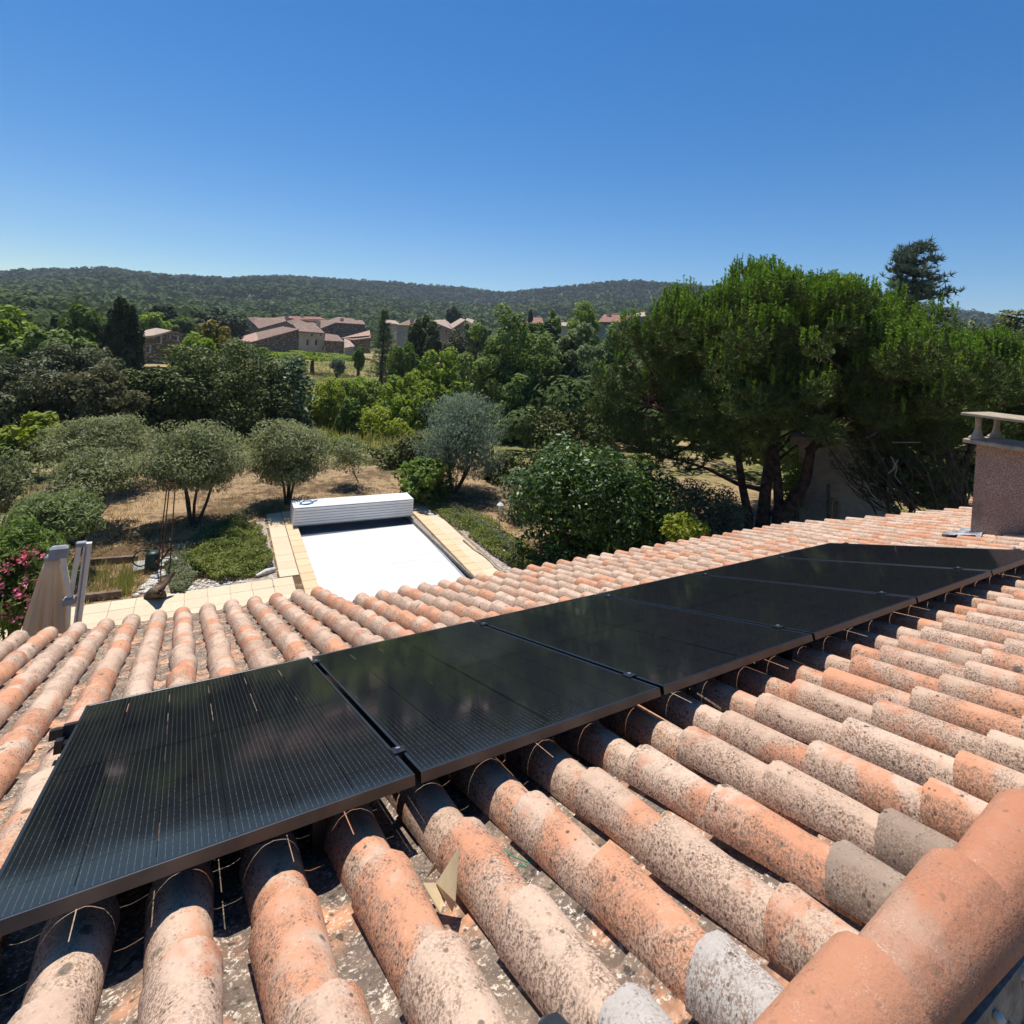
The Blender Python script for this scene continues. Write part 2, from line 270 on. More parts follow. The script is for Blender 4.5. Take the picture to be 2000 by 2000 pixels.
# ---------------------------------------------------------------- mesh helpers
def mesh(name, V, F, mat, smooth=False):
    me = bpy.data.meshes.new(name); me.from_pydata([tuple(map(float, v)) for v in V], [], F); me.materials.append(M[mat] if isinstance(mat, str) else mat)
    if smooth: me.polygons.foreach_set('use_smooth', [True] * len(me.polygons))
    me.update(); return me
def link(name, me, parent=None, loc=None, rot=None):
    o = bpy.data.objects.new(name, me); COL.objects.link(o)
    if parent is not None: o.parent = parent
    if loc is not None: o.location = loc
    if rot is not None: o.rotation_euler = rot
    return o
def tag(o, label=None, cat=None, group=None, kind=None):
    if label: o['label'] = label
    if cat: o['category'] = cat
    if group: o['group'] = group
    if kind: o['kind'] = kind
    return o
def thing(name, label, cat, loc=(0, 0, 0), rotz=0, group=None):
    o = bpy.data.objects.new(name, None); COL.objects.link(o); o.location = loc; o.rotation_euler = (0, 0, rotz); o.empty_display_size = 0.2
    return tag(o, label, cat, group)
class MB:
    def __init__(s): s.V = []; s.F = []
    def add(s, V, F):
        k = len(s.V); s.V += [tuple(v) for v in V]; s.F += [tuple(i + k for i in f) for f in F]; return s
    def box(s, a, b, Mx=None, bev=0):
        x0, y0, z0 = a; x1, y1, z1 = b
        V = [(x0, y0, z0), (x1, y0, z0), (x1, y1, z0), (x0, y1, z0), (x0, y0, z1), (x1, y0, z1), (x1, y1, z1), (x0, y1, z1)]
        F = [(0, 3, 2, 1), (4, 5, 6, 7), (0, 1, 5, 4), (1, 2, 6, 5), (2, 3, 7, 6), (3, 0, 4, 7)]
        if bev:
            V = []; cx, cy = (x0 + x1) / 2, (y0 + y1) / 2; hx, hy = (x1 - x0) / 2, (y1 - y0) / 2
            for z, i in ((z0, 0), (z1 - bev, 0), (z1, bev)):
                V += [(cx - hx + i, cy - hy + i, z), (cx + hx - i, cy - hy + i, z), (cx + hx - i, cy + hy - i, z), (cx - hx + i, cy + hy - i, z)]
            F = [(3, 2, 1, 0), (8, 9, 10, 11)] + [(4 * l + i, 4 * l + (i + 1) % 4, 4 * l + 4 + (i + 1) % 4, 4 * l + 4 + i) for l in (0, 1) for i in range(4)]
        if Mx is not None: V = [tuple(Mx @ Vector(v)) for v in V]
        return s.add(V, F)
    def prism(s, P, d):      # polygon P extruded by vector d
        n = len(P); P = [np.array(p, float) for p in P]; d = np.array(d, float)
        V = P + [p + d for p in P]
        F = [tuple(range(n))[::-1], tuple(range(n, 2 * n))] + [(i, (i + 1) % n, n + (i + 1) % n, n + i) for i in range(n)]
        return s.add(V, F)
    def tube(s, pts, rs, n=7, cap=True):
        pts = [Vector(p) for p in pts]; rs = rs if hasattr(rs, '__len__') else [rs] * len(pts); rings = []
        up = Vector((0.31, 0.2, 0.93)).normalized()
        for i, p in enumerate(pts):
            d = (pts[min(i + 1, len(pts) - 1)] - pts[max(i - 1, 0)]); d = d.normalized() if d.length > 1e-9 else Vector((0, 0, 1))
            a = d.cross(up); a = a.normalized() if a.length > 1e-3 else Vector((1, 0, 0)); b = d.cross(a).normalized()
            rings.append([p + (a * math.cos(2 * PI * j / n) + b * math.sin(2 * PI * j / n)) * rs[i] for j in range(n)])
        V = [v for r in rings for v in r]; F = []
        for i in range(len(rings) - 1):
            for j in range(n): F.append((i * n + j, i * n + (j + 1) % n, (i + 1) * n + (j + 1) % n, (i + 1) * n + j))
        if cap: F += [tuple(range(n)), tuple(range(len(V) - n, len(V)))[::-1]]
        return s.add(V, F)
    def lathe(s, prof, n=16, c=(0, 0, 0)):
        V = [(c[0] + r * math.cos(2 * PI * j / n), c[1] + r * math.sin(2 * PI * j / n), c[2] + z) for r, z in prof for j in range(n)]
        F = [(i * n + j, i * n + (j + 1) % n, (i + 1) * n + (j + 1) % n, (i + 1) * n + j) for i in range(len(prof) - 1) for j in range(n)]
        F += [tuple(range(n))[::-1], tuple(range(len(V) - n, len(V)))]; return s.add(V, F)
    def me(s, name, mat, smooth=False): return mesh(name, s.V, s.F, mat, smooth)
    def obj(s, name, mat, parent=None, smooth=False, loc=None): return link(name, s.me(name, mat, smooth), parent, loc)
def fast_mesh(name, V, mat, nper=4):
    """V: (n*nper,3) array of separate polygons"""
    V = np.ascontiguousarray(V, dtype=np.float32).reshape(-1, 3); n = len(V) // nper
    me = bpy.data.meshes.new(name); me.vertices.add(len(V)); me.vertices.foreach_set('co', V.ravel())
    me.loops.add(len(V)); me.loops.foreach_set('vertex_index', np.arange(len(V), dtype=np.int32))
    me.polygons.add(n); me.polygons.foreach_set('loop_start', np.arange(0, len(V), nper, dtype=np.int32)); me.polygons.foreach_set('loop_total', np.full(n, nper, dtype=np.int32))
    for m in (mat if isinstance(mat, (list, tuple)) else [mat]): me.materials.append(M[m])
    me.update(calc_edges=True); return me
RNG = np.random.default_rng(11)
def unit(n, rng=RNG):
    v = rng.normal(size=(n, 3)); return v / np.linalg.norm(v, axis=1)[:, None]
def leaves(C, N, size, aspect=0.5, jit=0.8, rng=RNG, D=None):
    """rhombic leaves at centres C, facing roughly N; D: preferred long direction"""
    n = len(C); nn = N + unit(n, rng) * jit; nn /= np.linalg.norm(nn, axis=1)[:, None]
    t = unit(n, rng) if D is None else D + unit(n, rng) * 0.45
    t = t - nn * np.sum(t * nn, 1)[:, None]; t /= np.linalg.norm(t, axis=1)[:, None] + 1e-9; b = np.cross(nn, t)
    s = (size * rng.uniform(0.65, 1.35, n))[:, None] if np.isscalar(size) else (size * rng.uniform(0.65, 1.35, n))[:, None]
    V = np.empty((n, 4, 3)); V[:, 0] = C - t * s * 0.5; V[:, 1] = C + b * s * aspect * 0.5; V[:, 2] = C + t * s * 0.5; V[:, 3] = C - b * s * aspect * 0.5
    return V.reshape(-1, 3)
def blades(C, H, wd, D, rng=RNG):
    n = len(C); D = D + unit(n, rng) * 0.3; D /= np.linalg.norm(D, axis=1)[:, None]; b = np.cross(D, unit(n, rng)); b /= np.linalg.norm(b, axis=1)[:, None] + 1e-9
    h = (H * rng.uniform(0.6, 1.3, n))[:, None]; V = np.empty((n, 3, 3)); V[:, 0] = C - b * wd / 2; V[:, 1] = C + b * wd / 2; V[:, 2] = C + D * h; return V.reshape(-1, 3)
def crown(rx, ry, rz, n, lobes, size, aspect=0.5, lobe_r=0.3, seed=0, shell=0.75, flat_bottom=0.0, droop=None, up=None, open_=0.0, pear=0.0):
    """leaf quads of a crown centred at the origin: lobes of foliage over an ellipsoid, gaps between"""
    rng = np.random.default_rng(seed); n = int(n * 0.84); size *= 1.08; d = unit(lobes, rng)
    if flat_bottom: d[:, 2] = np.maximum(d[:, 2], -1 + flat_bottom)
    rr = rng.uniform(0.45, 0.92, lobes) ** 0.6
    if open_: rr = rng.uniform(0.3, 1.0, lobes)
    R = np.array([rx, ry, rz]); L = d * rr[:, None] * (1 - lobe_r * 0.7)
    if pear: L[:, :2] *= (1 - pear * L[:, 2])[:, None]
    lr = lobe_r * rng.uniform(0.65, 1.25, lobes)
    k = rng.choice(lobes, n, p=lr ** 2 / np.sum(lr ** 2)); e = unit(n, rng); e[:, 2] = e[:, 2] * 0.8 + 0.12
    q = rng.uniform(shell ** 3, 1, n) ** (1 / 3); C = (L[k] + e * (lr[k] * q)[:, None]) * R
    m = int(n * 0.12); C2 = unit(m, rng) * rng.uniform(0, 0.62, m)[:, None] * R            # sparse inner foliage
    N = e / R * min(R); N = N / np.linalg.norm(N, axis=1)[:, None] * 0.75 + np.array([0, 0.1, 0.55]); D = None
    if up is not None: D = np.tile(np.array(up, float), (n, 1)) + e * 0.5
    V = leaves(C, N, size, aspect, 0.75, rng, D); V2 = leaves(C2, unit(m, rng), size * 1.7, max(aspect, 0.4), 1, rng)
    return np.vstack([V, V2])
def limb(mb, a, b, r0, r1, bend=0.12, seg=4, n=6, rng=random):
    a = Vector(a); b = Vector(b); L = (b - a).length; off = Vector((rng.uniform(-1, 1), rng.uniform(-1, 1), rng.uniform(-0.3, 0.8))) * L * bend
    pts = [a.lerp(b, i / seg) + off * math.sin(PI * i / seg) for i in range(seg + 1)]; mb.tube(pts, [r0 + (r1 - r0) * i / seg for i in range(seg + 1)], n); return pts

# ---------------------------------------------------------------- terrain
SKY_U = [-700, -300, 0, 40, 100, 160, 215, 250, 330, 420, 455, 500, 560, 620, 725, 830, 910, 960, 985, 1035, 1090, 1135, 1220, 1320, 1450, 1700, 2100]
SKY_V = [560, 552, 545, 540, 540, 537, 534, 540, 548, 552, 555, 550, 550, 554, 562, 569, 573, 580, 582, 577, 575.5, 575, 571.5, 571, 574, 600, 660]
_az, _te = [], []
for u, v in zip(SKY_U, SKY_V):
    r = ray(u, v); _az.append(math.atan2(r[0], r[1])); _te.append(r[2] / math.hypot(r[0], r[1]))
RH = 1150.0
def sm(x, a, b):
    t = np.clip((x - a) / (b - a), 0, 1); return t * t * (3 - 2 * t)
def terrain(x, y):
    x = np.asarray(x, float); y = np.asarray(y, float); r = np.hypot(x, y); az = np.arctan2(x, y)
    te = np.interp(az, _az, _te); te = np.where((az < _az[0]) | (az > _az[-1]), 0.03, te)
    z = -2.4 * sm(r, 23, 62); H = EYE + RH * te + 2.4
    up = 0.30 * sm(r, 230, 620) + 0.70 * sm(r, 480, RH)
    roll = 1 + 0.22 * np.sin(x * 0.011 + 1.3) * np.cos(y * 0.009) * sm(r, 260, 420) * (1 - sm(r, 800, 1080))
    z = z + (H - 3.5) * up * np.where(r < RH, roll, 1) - 50 * sm(r, RH, 2600)
    pool = ((x > 2.42) & (x < 5.93) & (y > 7.2) & (y < 17.0)); z = np.where(pool, -0.9, z)
    return z
def tz(x, y): return float(terrain(x, y))
rs = np.concatenate([np.arange(2, 30, 0.33), np.geomspace(30, 4200, 118)])
azs = np.concatenate([np.arange(-180, -40, 4), np.arange(-40, 100, 0.9), np.arange(100, 180, 4)]) * PI / 180
Rg, Ag = np.meshgrid(rs, azs, indexing='ij'); X = Rg * np.sin(Ag); Y = Rg * np.cos(Ag); Z = terrain(X, Y)
nr, na = X.shape; V = np.stack([X, Y, Z], -1).reshape(-1, 3)
i, j = np.meshgrid(np.arange(nr - 1), np.arange(na), indexing='ij'); j2 = (j + 1) % na
Q = np.stack([i * na + j, i * na + j2, (i + 1) * na + j2, (i + 1) * na + j], -1).reshape(-1, 4)
me = bpy.data.meshes.new('ground'); me.vertices.add(len(V)); me.vertices.foreach_set('co', V.astype(np.float32).ravel()); me.loops.add(Q.size); me.loops.foreach_set('vertex_index', Q.astype(np.int32).ravel())
me.polygons.add(len(Q)); me.polygons.foreach_set('loop_start', np.arange(0, Q.size, 4, dtype=np.int32)); me.polygons.foreach_set('loop_total', np.full(len(Q), 4, dtype=np.int32)); me.polygons.foreach_set('use_smooth', np.ones(len(Q), dtype=bool))
me.materials.append(M['earth']); me.update(calc_edges=True); tag(link('ground', me), kind='structure')

# ---------------------------------------------------------------- the house: mono-pitch roof of canal tiles, frame (x, s down the slope, n out of the slope) from the eye
SL = 0.309588; CS, SN = math.cos(SL), math.sin(SL)
RM = Matrix(((1, 0, 0, 0), (0, CS, SN, 0), (0, -SN, CS, EYE), (0, 0, 0, 1)))      # columns: x, s, n
def rp(x, s, n): return RM @ Vector((x, s, n))
PN = -0.8354                       # panel glass plane
BASE = -1.042                      # springing of the cover tiles
house = thing('house', 'house right under the camera with a weathered canal tile roof carrying solar panels', 'house')
house.matrix_world = Matrix.Identity(4)
PITCH, EXPO, L = 0.2365, 0.36, 0.435
def half_tile(rw, rn, Lg, seg, th=0.014, conc=False, seed=0, sag=0.0):
    rg = random.Random(seed); V = []; F = []
    wob = [(rg.uniform(-.0015, .0015), rg.uniform(-.0012, .0012)) for _ in range(seg + 1)]
    def ring(r, y, k, zoff=0):
        o = []
        for a in range(seg + 1):
            t = PI * a / seg; z = r * math.sin(t) * (1.08 if not conc else -0.5); x = -r * math.cos(t)
            o.append((x, y + wob[a][0] * 2, z + zoff + wob[a][1] * k))
        return o
    def strip(A, B, flip=False):
        k = len(V); V.extend(A); V.extend(B); n = len(A)
        for a in range(n - 1): F.append((k + a, k + a + 1, k + n + a + 1, k + n + a) if not flip else (k + n + a, k + n + a + 1, k + a + 1, k + a))
    t1 = -th if not conc else th
    o0, o1 = ring(rn, 0, 1), ring(rw, Lg, 1, 0.018 if not conc else 0); i0, i1 = ring(rn - th, 0, 1), ring(rw - th, Lg, 1, 0.018 if not conc else 0)
    om = [((p[0] + q[0]) / 2, (p[1] + q[1]) / 2, (p[2] + q[2]) / 2 + sag) for p, q in zip(o0, o1)]
    k = len(V); V.extend(o0); V.extend(om); V.extend(o1); n = seg + 1
    for l in (0, 1):
        for a in range(seg): F.append((k + l * n + a, k + l * n + n + a, k + l * n + n + a + 1, k + l * n + a + 1))
    ns = len(F); strip(i0, i1); strip(o1, i1); strip(i0, o0)
    strip([o0[0], i0[0]], [o1[0], i1[0]]); strip([i0[-1], o0[-1]], [i1[-1], o1[-1]])
    return V, F, ns
def tile_mesh(name, mat, *a, **k):
    V, F, ns = half_tile(*a, **k); me = bpy.data.meshes.new(name); me.from_pydata(V, [], F); me.materials.append(M[mat])
    me.polygons.foreach_set('use_smooth', [i < ns + a[3] for i in range(len(F))]); me.update(); return me
NEAR = [tile_mesh('cover_tile', 'cover_clay', 0.083 + 0.002 * (q % 3), 0.066, L, 22, seed=q, sag=0.002 * (q % 2)) for q in range(5)]
CNEAR = [tile_mesh('channel_tile', 'channel_clay', 0.084, 0.096, L, 10, conc=True, seed=20 + q) for q in range(3)]
FAR = [half_tile(0.083 + 0.002 * (q % 3), 0.066, L, 9, seed=q) for q in range(4)]; CFAR = [half_tile(0.084, 0.096, L, 5, conc=True, seed=40 + q) for q in range(2)]
def eave_s(x):
    if x < 1.56: return 7.68 - 0.085 * x
    if x < 9.2: return 6.47 - 0.028 * (x - 1.6)
    return 6.2 - (x - 9.2) * 0.9 if x < 10.2 else 5.3 - (x - 10.2) * 0.5
def seen(x, s, n):
    p = rp(x, s, n); d = np.array(p) - np.array([0, 0, EYE]); dd = d @ FWD
    if dd < 0.15: return None
    u = 1000 + FPX * (d @ RIGHT) / dd; v = 667 + FPX * (d @ DOWN) / dd; return (u, v, dd)
covers, chans = [], []
rg = random.Random(3); row = -12
while True:
    X0 = 0.0545 + row * PITCH; row += 1
    if X0 < -2.9: continue
    if X0 > 12.3: break
    rj = rg.uniform(-0.012, 0.012)
    for dx, dest in ((0, covers), (PITCH / 2, chans)):
        es = eave_s(X0 + dx) - (0.03 if dest is chans else 0); q0 = 0
        s_end = 1.083
        ends = []; s = s_end
        while s < es - 0.2: ends.append(s + rj + rg.uniform(-0.008, 0.008)); s += EXPO
        ends.append(es + rg.uniform(-0.012, 0.012))
        for se in ends:
            if dest is chans: se += 0.17
            x = X0 + dx + rg.uniform(-0.004, 0.004)
            if 7.93 < x < 8.47 and 2.45 < se - 0.2 < 3.55 and abs(x - 8.2) < 0.2 and 2.75 < se - 0.2 < 3.3: continue
            c = seen(x, se - 0.2, BASE)
            ok = c is not None and -260 < c[0] < 2260 and 900 < c[1] < 2400
            if -0.36 < x < 5.95 and 2.15 < se - L and se < 3.6: ok = False          # wholly beneath the panels
            if not ok: continue
            dest.append((c[2], x, se, rg.uniform(-0.022, 0.022), rg.uniform(-0.004, 0.004), rg.randrange(60)))
def build_tiles(lst, near_meshes, far_defs, name, stuffname, mat, nz):
    lst.sort(); near, far = lst[:300], lst[300:]
    for d, x, s, rz, dz, k in near:
        me_ = near_meshes[k % len(near_meshes)]
        if name == 'cover_tile' and s < 1.2 and 0.6 < x < 2.0:
            me_ = me_.copy(); me_.materials[0] = M['pale_grey_clay' if x < 1.1 else ('grey_brown_clay' if 1.35 < x < 1.8 else 'cover_clay')]
        o = link(name, me_, house)
        kl = 0.78 if s < 1.2 else 1.0
        o.matrix_world = RM @ Matrix.Translation((x, s - L * kl, nz + dz)) @ Matrix.Diagonal((1, kl, 1, 1)) @ Matrix.Rotation(rz, 4, 'Z') @ Matrix.Rotation(rad(0.6) * (1 if name[0] == 'c' else 0), 4, 'X')
    V, F, sm_ = [], [], []
    for d, x, s, rz, dz, k in far:
        v, f, ns = far_defs[k % len(far_defs)]; T = RM @ Matrix.Translation((x, s - L, nz + dz)) @ Matrix.Rotation(rz, 4, 'Z'); b = len(V)
        V += [tuple(T @ Vector(p)) for p in v]; F += [tuple(i + b for i in q) for q in f]; sm_ += [i < ns for i in range(len(f))]
    if V:
        me = bpy.data.meshes.new(stuffname); me.from_pydata(V, [], F); me.materials.append(M[mat]); me.polygons.foreach_set('use_smooth', sm_); me.update(); tag(link(stuffname, me, house), kind='stuff')
build_tiles(covers, NEAR, FAR, 'cover_tile', 'distant_cover_tiles', 'cover_clay', BASE); build_tiles(chans, CNEAR, CFAR, 'channel_tile', 'distant_channel_tiles', 'channel_clay', BASE + 0.03)
# roof boarding, walls, wooden fascia
mb = MB()
def slabp(x0, s0, x1, s1, n0, n1):
    mb.add([rp(x0, s0, n0), rp(x1, s0, n0), rp(x1, s1, n0), rp(x0, s1, n0), rp(x0, s0, n1), rp(x1, s0, n1), rp(x1, s1, n1), rp(x0, s1, n1)], [(0, 3, 2, 1), (4, 5, 6, 7), (0, 1, 5, 4), (1, 2, 6, 5), (2, 3, 7, 6), (3, 0, 4, 7)])
slabp(-2.95, 0.80, 1.60, 7.55, -1.22, -1.118); slabp(1.604, 0.80, 9.3, 6.3, -1.22, -1.118); slabp(9.304, 0.80, 12.5, 4.4, -1.22, -1.118); mb.obj('roof_boarding', 'roof_felt', house)
mb = MB(); mb.box((-2.9, 0.385, 0), (12.3, 0.60, EYE - 1.43)); mb.box((-2.9, 0.61, 0), (-2.7, 6.6, 2.2)); mb.box((-2.9, 6.62, 0), (1.5, 6.8, EYE - 3.45)); mb.box((1.51, 5.4, 0), (9.2, 5.6, EYE - 3.05)); mb.box((12.1, 0.61, 0), (12.3, 3.6, EYE - 2.8)); mb.obj('wall', 'house_render', house)
# ridge: big smooth tiles bedded on mortar, sheer wall behind
RY, RZ, RR = 0.4575, EYE - 1.11, 0.086
RT = [tile_mesh('ridge_tile', 'ridge_clay', RR + 0.004, RR - 0.018, 0.43, 26, th=0.014, seed=60 + q) for q in range(3)]
xr = 0.35
k = 0
while xr < 12.3:
    o = link('ridge_tile', RT[k % 3], house); T = Matrix(((0, 1, 0, xr - 0.43), (-1, 0, 0, RY), (0, 0, 1, RZ), (0, 0, 0, 1)))
    o.matrix_world = T @ Matrix.Rotation(rg.uniform(-0.01, 0.01), 4, 'Z'); xr += 0.36; k += 1
mb = MB(); mb.box((-0.4, RY - 0.080, EYE - 1.42), (12.3, RY + 0.07, RZ - 0.012)); mb.obj('ridge_mortar', 'mortar', house)
mb = MB(); rg2 = random.Random(9)
for _ in range(520):
    x = rg2.uniform(0.2, 3.0); r = rg2.uniform(0.004, 0.012); z = RZ - rg2.uniform(0.02, 0.3); y = RY - 0.083 - rg2.uniform(0, 0.006)
    mb.lathe([(0.001, -r), (r * .8, -r * .6), (r, 0), (r * .7, r * .7), (0.001, r)], 6, (x, y, z))
tag(mb.obj('pebbledash', 'white_stone', house, True), kind='stuff')
# verge: raised tiles along the far gable edge
mb = MB()
for k in range(16):
    v, f, ns = half_tile(0.10, 0.085, L, 8, seed=80 + k); T = RM @ Matrix.Translation((12.45, 0.75 + k * 0.25, BASE + 0.035)); mb.add([tuple(T @ Vector(p)) for p in v], f)
tag(mb.obj('verge_tiles', 'cover_clay', house), kind='stuff')

# chimney with a cap on four flared legs
ch = thing('chimney', 'pink roughcast chimney with a flat slab cap on flared legs, at the right edge', 'chimney', (8.2, 2.53, EYE - 2.1))
def cb(name, a, b, mat, **k):
    m_ = MB(); m_.box(a, b, **k); return link(name, m_.me(name, mat), ch, (-8.2, -2.53, -(EYE - 2.1)))
cb('stack', (7.94, 2.27, EYE - 2.35), (8.46, 2.80, EYE - 0.845), 'roughcast')
cb('base_slab', (7.84, 2.17, EYE - 0.842), (8.56, 2.90, EYE - 0.792), 'concrete_cap', bev=0.012)
cb('cap_slab', (7.82, 2.14, EYE - 0.525), (8.58, 2.93, EYE - 0.492), 'concrete_cap', bev=0.008)
for x in (7.945, 8.455):
    for y in (2.27, 2.80):
        m_ = MB(); m_.lathe([(0.085, 0), (0.082, 0.018), (0.052, 0.045), (0.036, 0.09), (0.030, 0.15), (0.030, 0.20), (0.036, 0.262)], 14, (x - 8.2, y - 2.53, 2.1 - 0.79)); link('cap_leg', m_.me('cap_leg', 'concrete_cap', True), ch)
mb = MB(); rg2 = random.Random(4)
for (x0, x1, y0, y1) in ((7.62, 7.93, 2.62, 2.92), (7.80, 8.5, 2.82, 3.0)):
    nx, ny = 9, 7; V = []; F = []
    for a in range(nx):
        for b in range(ny):
            x = x0 + (x1 - x0) * a / (nx - 1); y = y0 + (y1 - y0) * b / (ny - 1); s = y / CS; wav = 0.09 * abs(math.cos(PI * (x - 0.0545) / PITCH))
            V.append(tuple(rp(x, s + 0.335, BASE + 0.02 + wav + rg2.uniform(0, 0.012))))
    for a in range(nx - 1):
        for b in range(ny - 1): F.append((a * ny + b, (a + 1) * ny + b, (a + 1) * ny + b + 1, a * ny + b + 1))
    mb.add(V, F)
mb.obj('lead_flashing', 'lead_sheet', house, True)

# ---------------------------------------------------------------- solar array: six all-black panels on two rails
PW, PG, PH = 1.038, 0.02, 1.784; PX0 = -0.3614; PS1 = 3.7323
frame_me = MB(); hw, hh = PW / 2, PH / 2; fw = 0.011; ft = 0.032
for a, b in (((-hw, -hh, -ft), (-hw + fw, hh, 0.0)), ((hw - fw, -hh, -ft), (hw, hh, 0.0)), ((-hw + fw, -hh, -ft), (hw - fw, -hh + fw, 0.0)), ((-hw + fw, hh - fw, -ft), (hw - fw, hh, 0.0))): frame_me.box(a, b, bev=0.0012)
frame_me = frame_me.me('frame', 'frame_black')
glass_me = MB().box((-hw + fw + 0.0005, -hh + fw + 0.0005, -0.003), (hw - fw - 0.0005, hh - fw - 0.0005, -0.0015)).me('cell_glass', 'solar_glass')
jb = MB().box((-0.04, -0.03, -0.022), (0.04, 0.03, -0.0035), bev=0.004).me('junction_box', 'black_metal')
lab = ['black solar panel nearest the camera, at the left end of the row', 'second black solar panel from the left end, lying over the middle of the roof', 'third black solar panel from the left, halfway along the row', 'fourth black solar panel from the left, below the pine tree',
       'fifth black solar panel, next to last towards the chimney', 'farthest black solar panel, below the chimney and mirroring its pink wall']
for k in range(6):
    xc = PX0 + k * (PW + PG) + hw; sc = PS1 - hh
    p = thing('solar_panel', lab[k], 'solar panel', group='solar panels in a row on the tiled roof'); p.matrix_world = RM @ Matrix.Translation((xc, sc, PN))
    for nm, me_ in (('frame', frame_me), ('cell_glass', glass_me), ('junction_box', jb)): link(nm, me_, p)
rail = MB().box((-3.34, -0.02, -0.02), (3.34, 0.02, 0.02)).me('rail', 'black_metal')
for nm, s, lb in (('lower', 3.57, 'long black mounting rail under the far side of the solar panels'), ('upper', 2.14, 'long black mounting rail under the near side of the solar panels')):
    r_ = thing('mounting_rail', lb, 'rail', group='rails carrying the solar panels'); r_.matrix_world = RM @ Matrix.Translation((2.87, s, PN - 0.054)); link('bar', rail, r_)
    for q in range(9):
        hk = MB().box((-0.02, -0.025, -0.135), (0.02, 0.025, -0.021)).me('roof_hook', 'black_metal') if q == 0 else hk
        o = link('roof_hook', hk, r_, (-3.25 + q * 0.80, 0, 0))
clamp = MB().box((-0.021, -0.026, 0.0006), (0.021, 0.026, 0.0052)).box((-0.008, -0.026, -0.03), (0.008, 0.026, 0.0006)).me('clamp_plate', 'black_metal'); bolt = MB().lathe([(0.008, 0.0053), (0.008, 0.011), (0.004, 0.0115)], 8).me('bolt', 'alu')
rowname = {3.57: 'far', 2.145: 'near'}; seam = ['first', 'second', 'third', 'fourth', 'fifth']
for k in range(1, 6):
    for s in (3.57, 2.145):
        c = thing('panel_clamp', f'black clamp at the {rowname[s]} end of the {seam[k-1]} panel seam from the left', 'clamp', group='clamps holding the solar panels'); c.matrix_world = RM @ Matrix.Translation((PX0 + k * (PW + PG) - PG / 2, s, PN)); link('clamp_plate', clamp, c); link('bolt', bolt, c)
e1 = MB().box((-0.045, -0.02, -0.075), (-0.004, 0.02, 0.004)).box((-0.004, -0.02, 0.0008), (0.008, 0.02, 0.004)).box((-0.06, -0.10, -0.078), (-0.032, -0.05, -0.03)).box((-0.05, -0.085, -0.074), (-0.02, -0.02, -0.05))
c = thing('end_clamp', 'black end clamp and rail end sticking out of the left edge of the first panel', 'clamp'); c.matrix_world = RM @ Matrix.Translation((PX0 - 0.001, 3.45, PN)); link('clamp_plate', e1.me('clamp_plate', 'black_metal'), c)
e2 = MB().box((-0.004, -0.02, -0.075), (0.03, 0.02, 0.004)).box((-0.012, -0.02, 0.0008), (-0.004, 0.02, 0.004))
for s, lb in ((3.57, 'black end clamp on the far corner of the farthest panel'), (2.145, 'black end clamp on the edge of the farthest panel near the chimney')):
    c = thing('end_clamp', lb, 'clamp'); c.matrix_world = RM @ Matrix.Translation((PX0 + 6 * (PW + PG) - PG + 0.005, s, PN)); link('clamp_plate', e2.me('clamp_plate', 'black_metal'), c)
cab = thing('panel_cable', 'thin black cable looping under the near edge of the solar panels', 'cable')
for q in range(6):
    cb_ = MB(); x = PX0 + 0.35 + q * 1.058; pts = [rp(x + t * 0.5, 2.08 + 0.03 * math.sin(t * 3), PN - 0.055 - 0.05 * math.sin(PI * t)) for t in np.linspace(0, 1, 8)]; cb_.tube(pts, 0.0035, 5); cb_.obj('cable_loop', 'dark_rubber', cab)

# odds and ends left on the tiles
def poly_thick(P, th, mat, name, parent=None):
    P = [Vector(p) for p in P]; n = (P[1] - P[0]).cross(P[2] - P[0]).normalized() * th; return MB().prism(P, n).obj(name, mat, parent)
cd = thing('cardboard_scrap', 'folded beige cardboard scrap standing in the gutter between two tile rows', 'cardboard')
A = lambda u, v, n: rp(*[float(c_) for c_ in _rf(u, v, n)], n)
def _rf(u, v, n):
    r = ray(u, v); nn = np.array([0, SN, CS]); p = r * (n / (nn @ r)); return p[0], p @ np.array([0, CS, -SN])
poly_thick([A(897, 1655, -0.90), A(853, 1724, -0.985), A(872, 1752, -1.0), A(884, 1780, -1.0), A(890, 1760, -0.97)], 0.003, 'cardboard', 'tall_flap', cd)
poly_thick([A(826, 1724, -0.97), A(853, 1724, -0.987), A(872, 1752, -1.0), A(860, 1783, -1.01)], 0.003, 'cardboard', 'bottom_flap', cd)
poly_thick([A(848, 1684, -0.95), A(826, 1722, -0.985), A(833, 1712, -0.99), A(856, 1690, -0.96)], 0.003, 'cardboard', 'torn_flap', cd)
w_ = MB().box((-0.055, -0.035, 0), (0.055, 0.035, 0.035)).obj('wood_offcut', 'cardboard'); w_.matrix_world = RM @ Matrix.Translation((1.31, 4.18, BASE + 0.055)) @ Matrix.Rotation(0.5, 4, 'Z') @ Matrix.Rotation(0.25, 4, 'Y'); tag(w_, 'small wooden block on the tiles just beyond the second panel', 'wood block')
st = MB(); st.tube([A(985, 1660, -1.0), A(1000, 1672, -1.0), A(1020, 1680, -1.01), A(1033, 1685, -1.0), A(1028, 1694, -1.0), A(1012, 1688, -1.0)], 0.0016, 5); tag(st.obj('green_string', 'green_string'), 'short curl of green string in a gutter right of the cardboard scrap', 'string')
st = MB(); st.tube([A(186, 1925, -1.02), A(183, 1945, -1.02), A(178, 1972, -1.03)], 0.004, 5); tag(st.obj('green_string', 'green_string'), 'short green strip beside a tile in the bottom left corner', 'string')
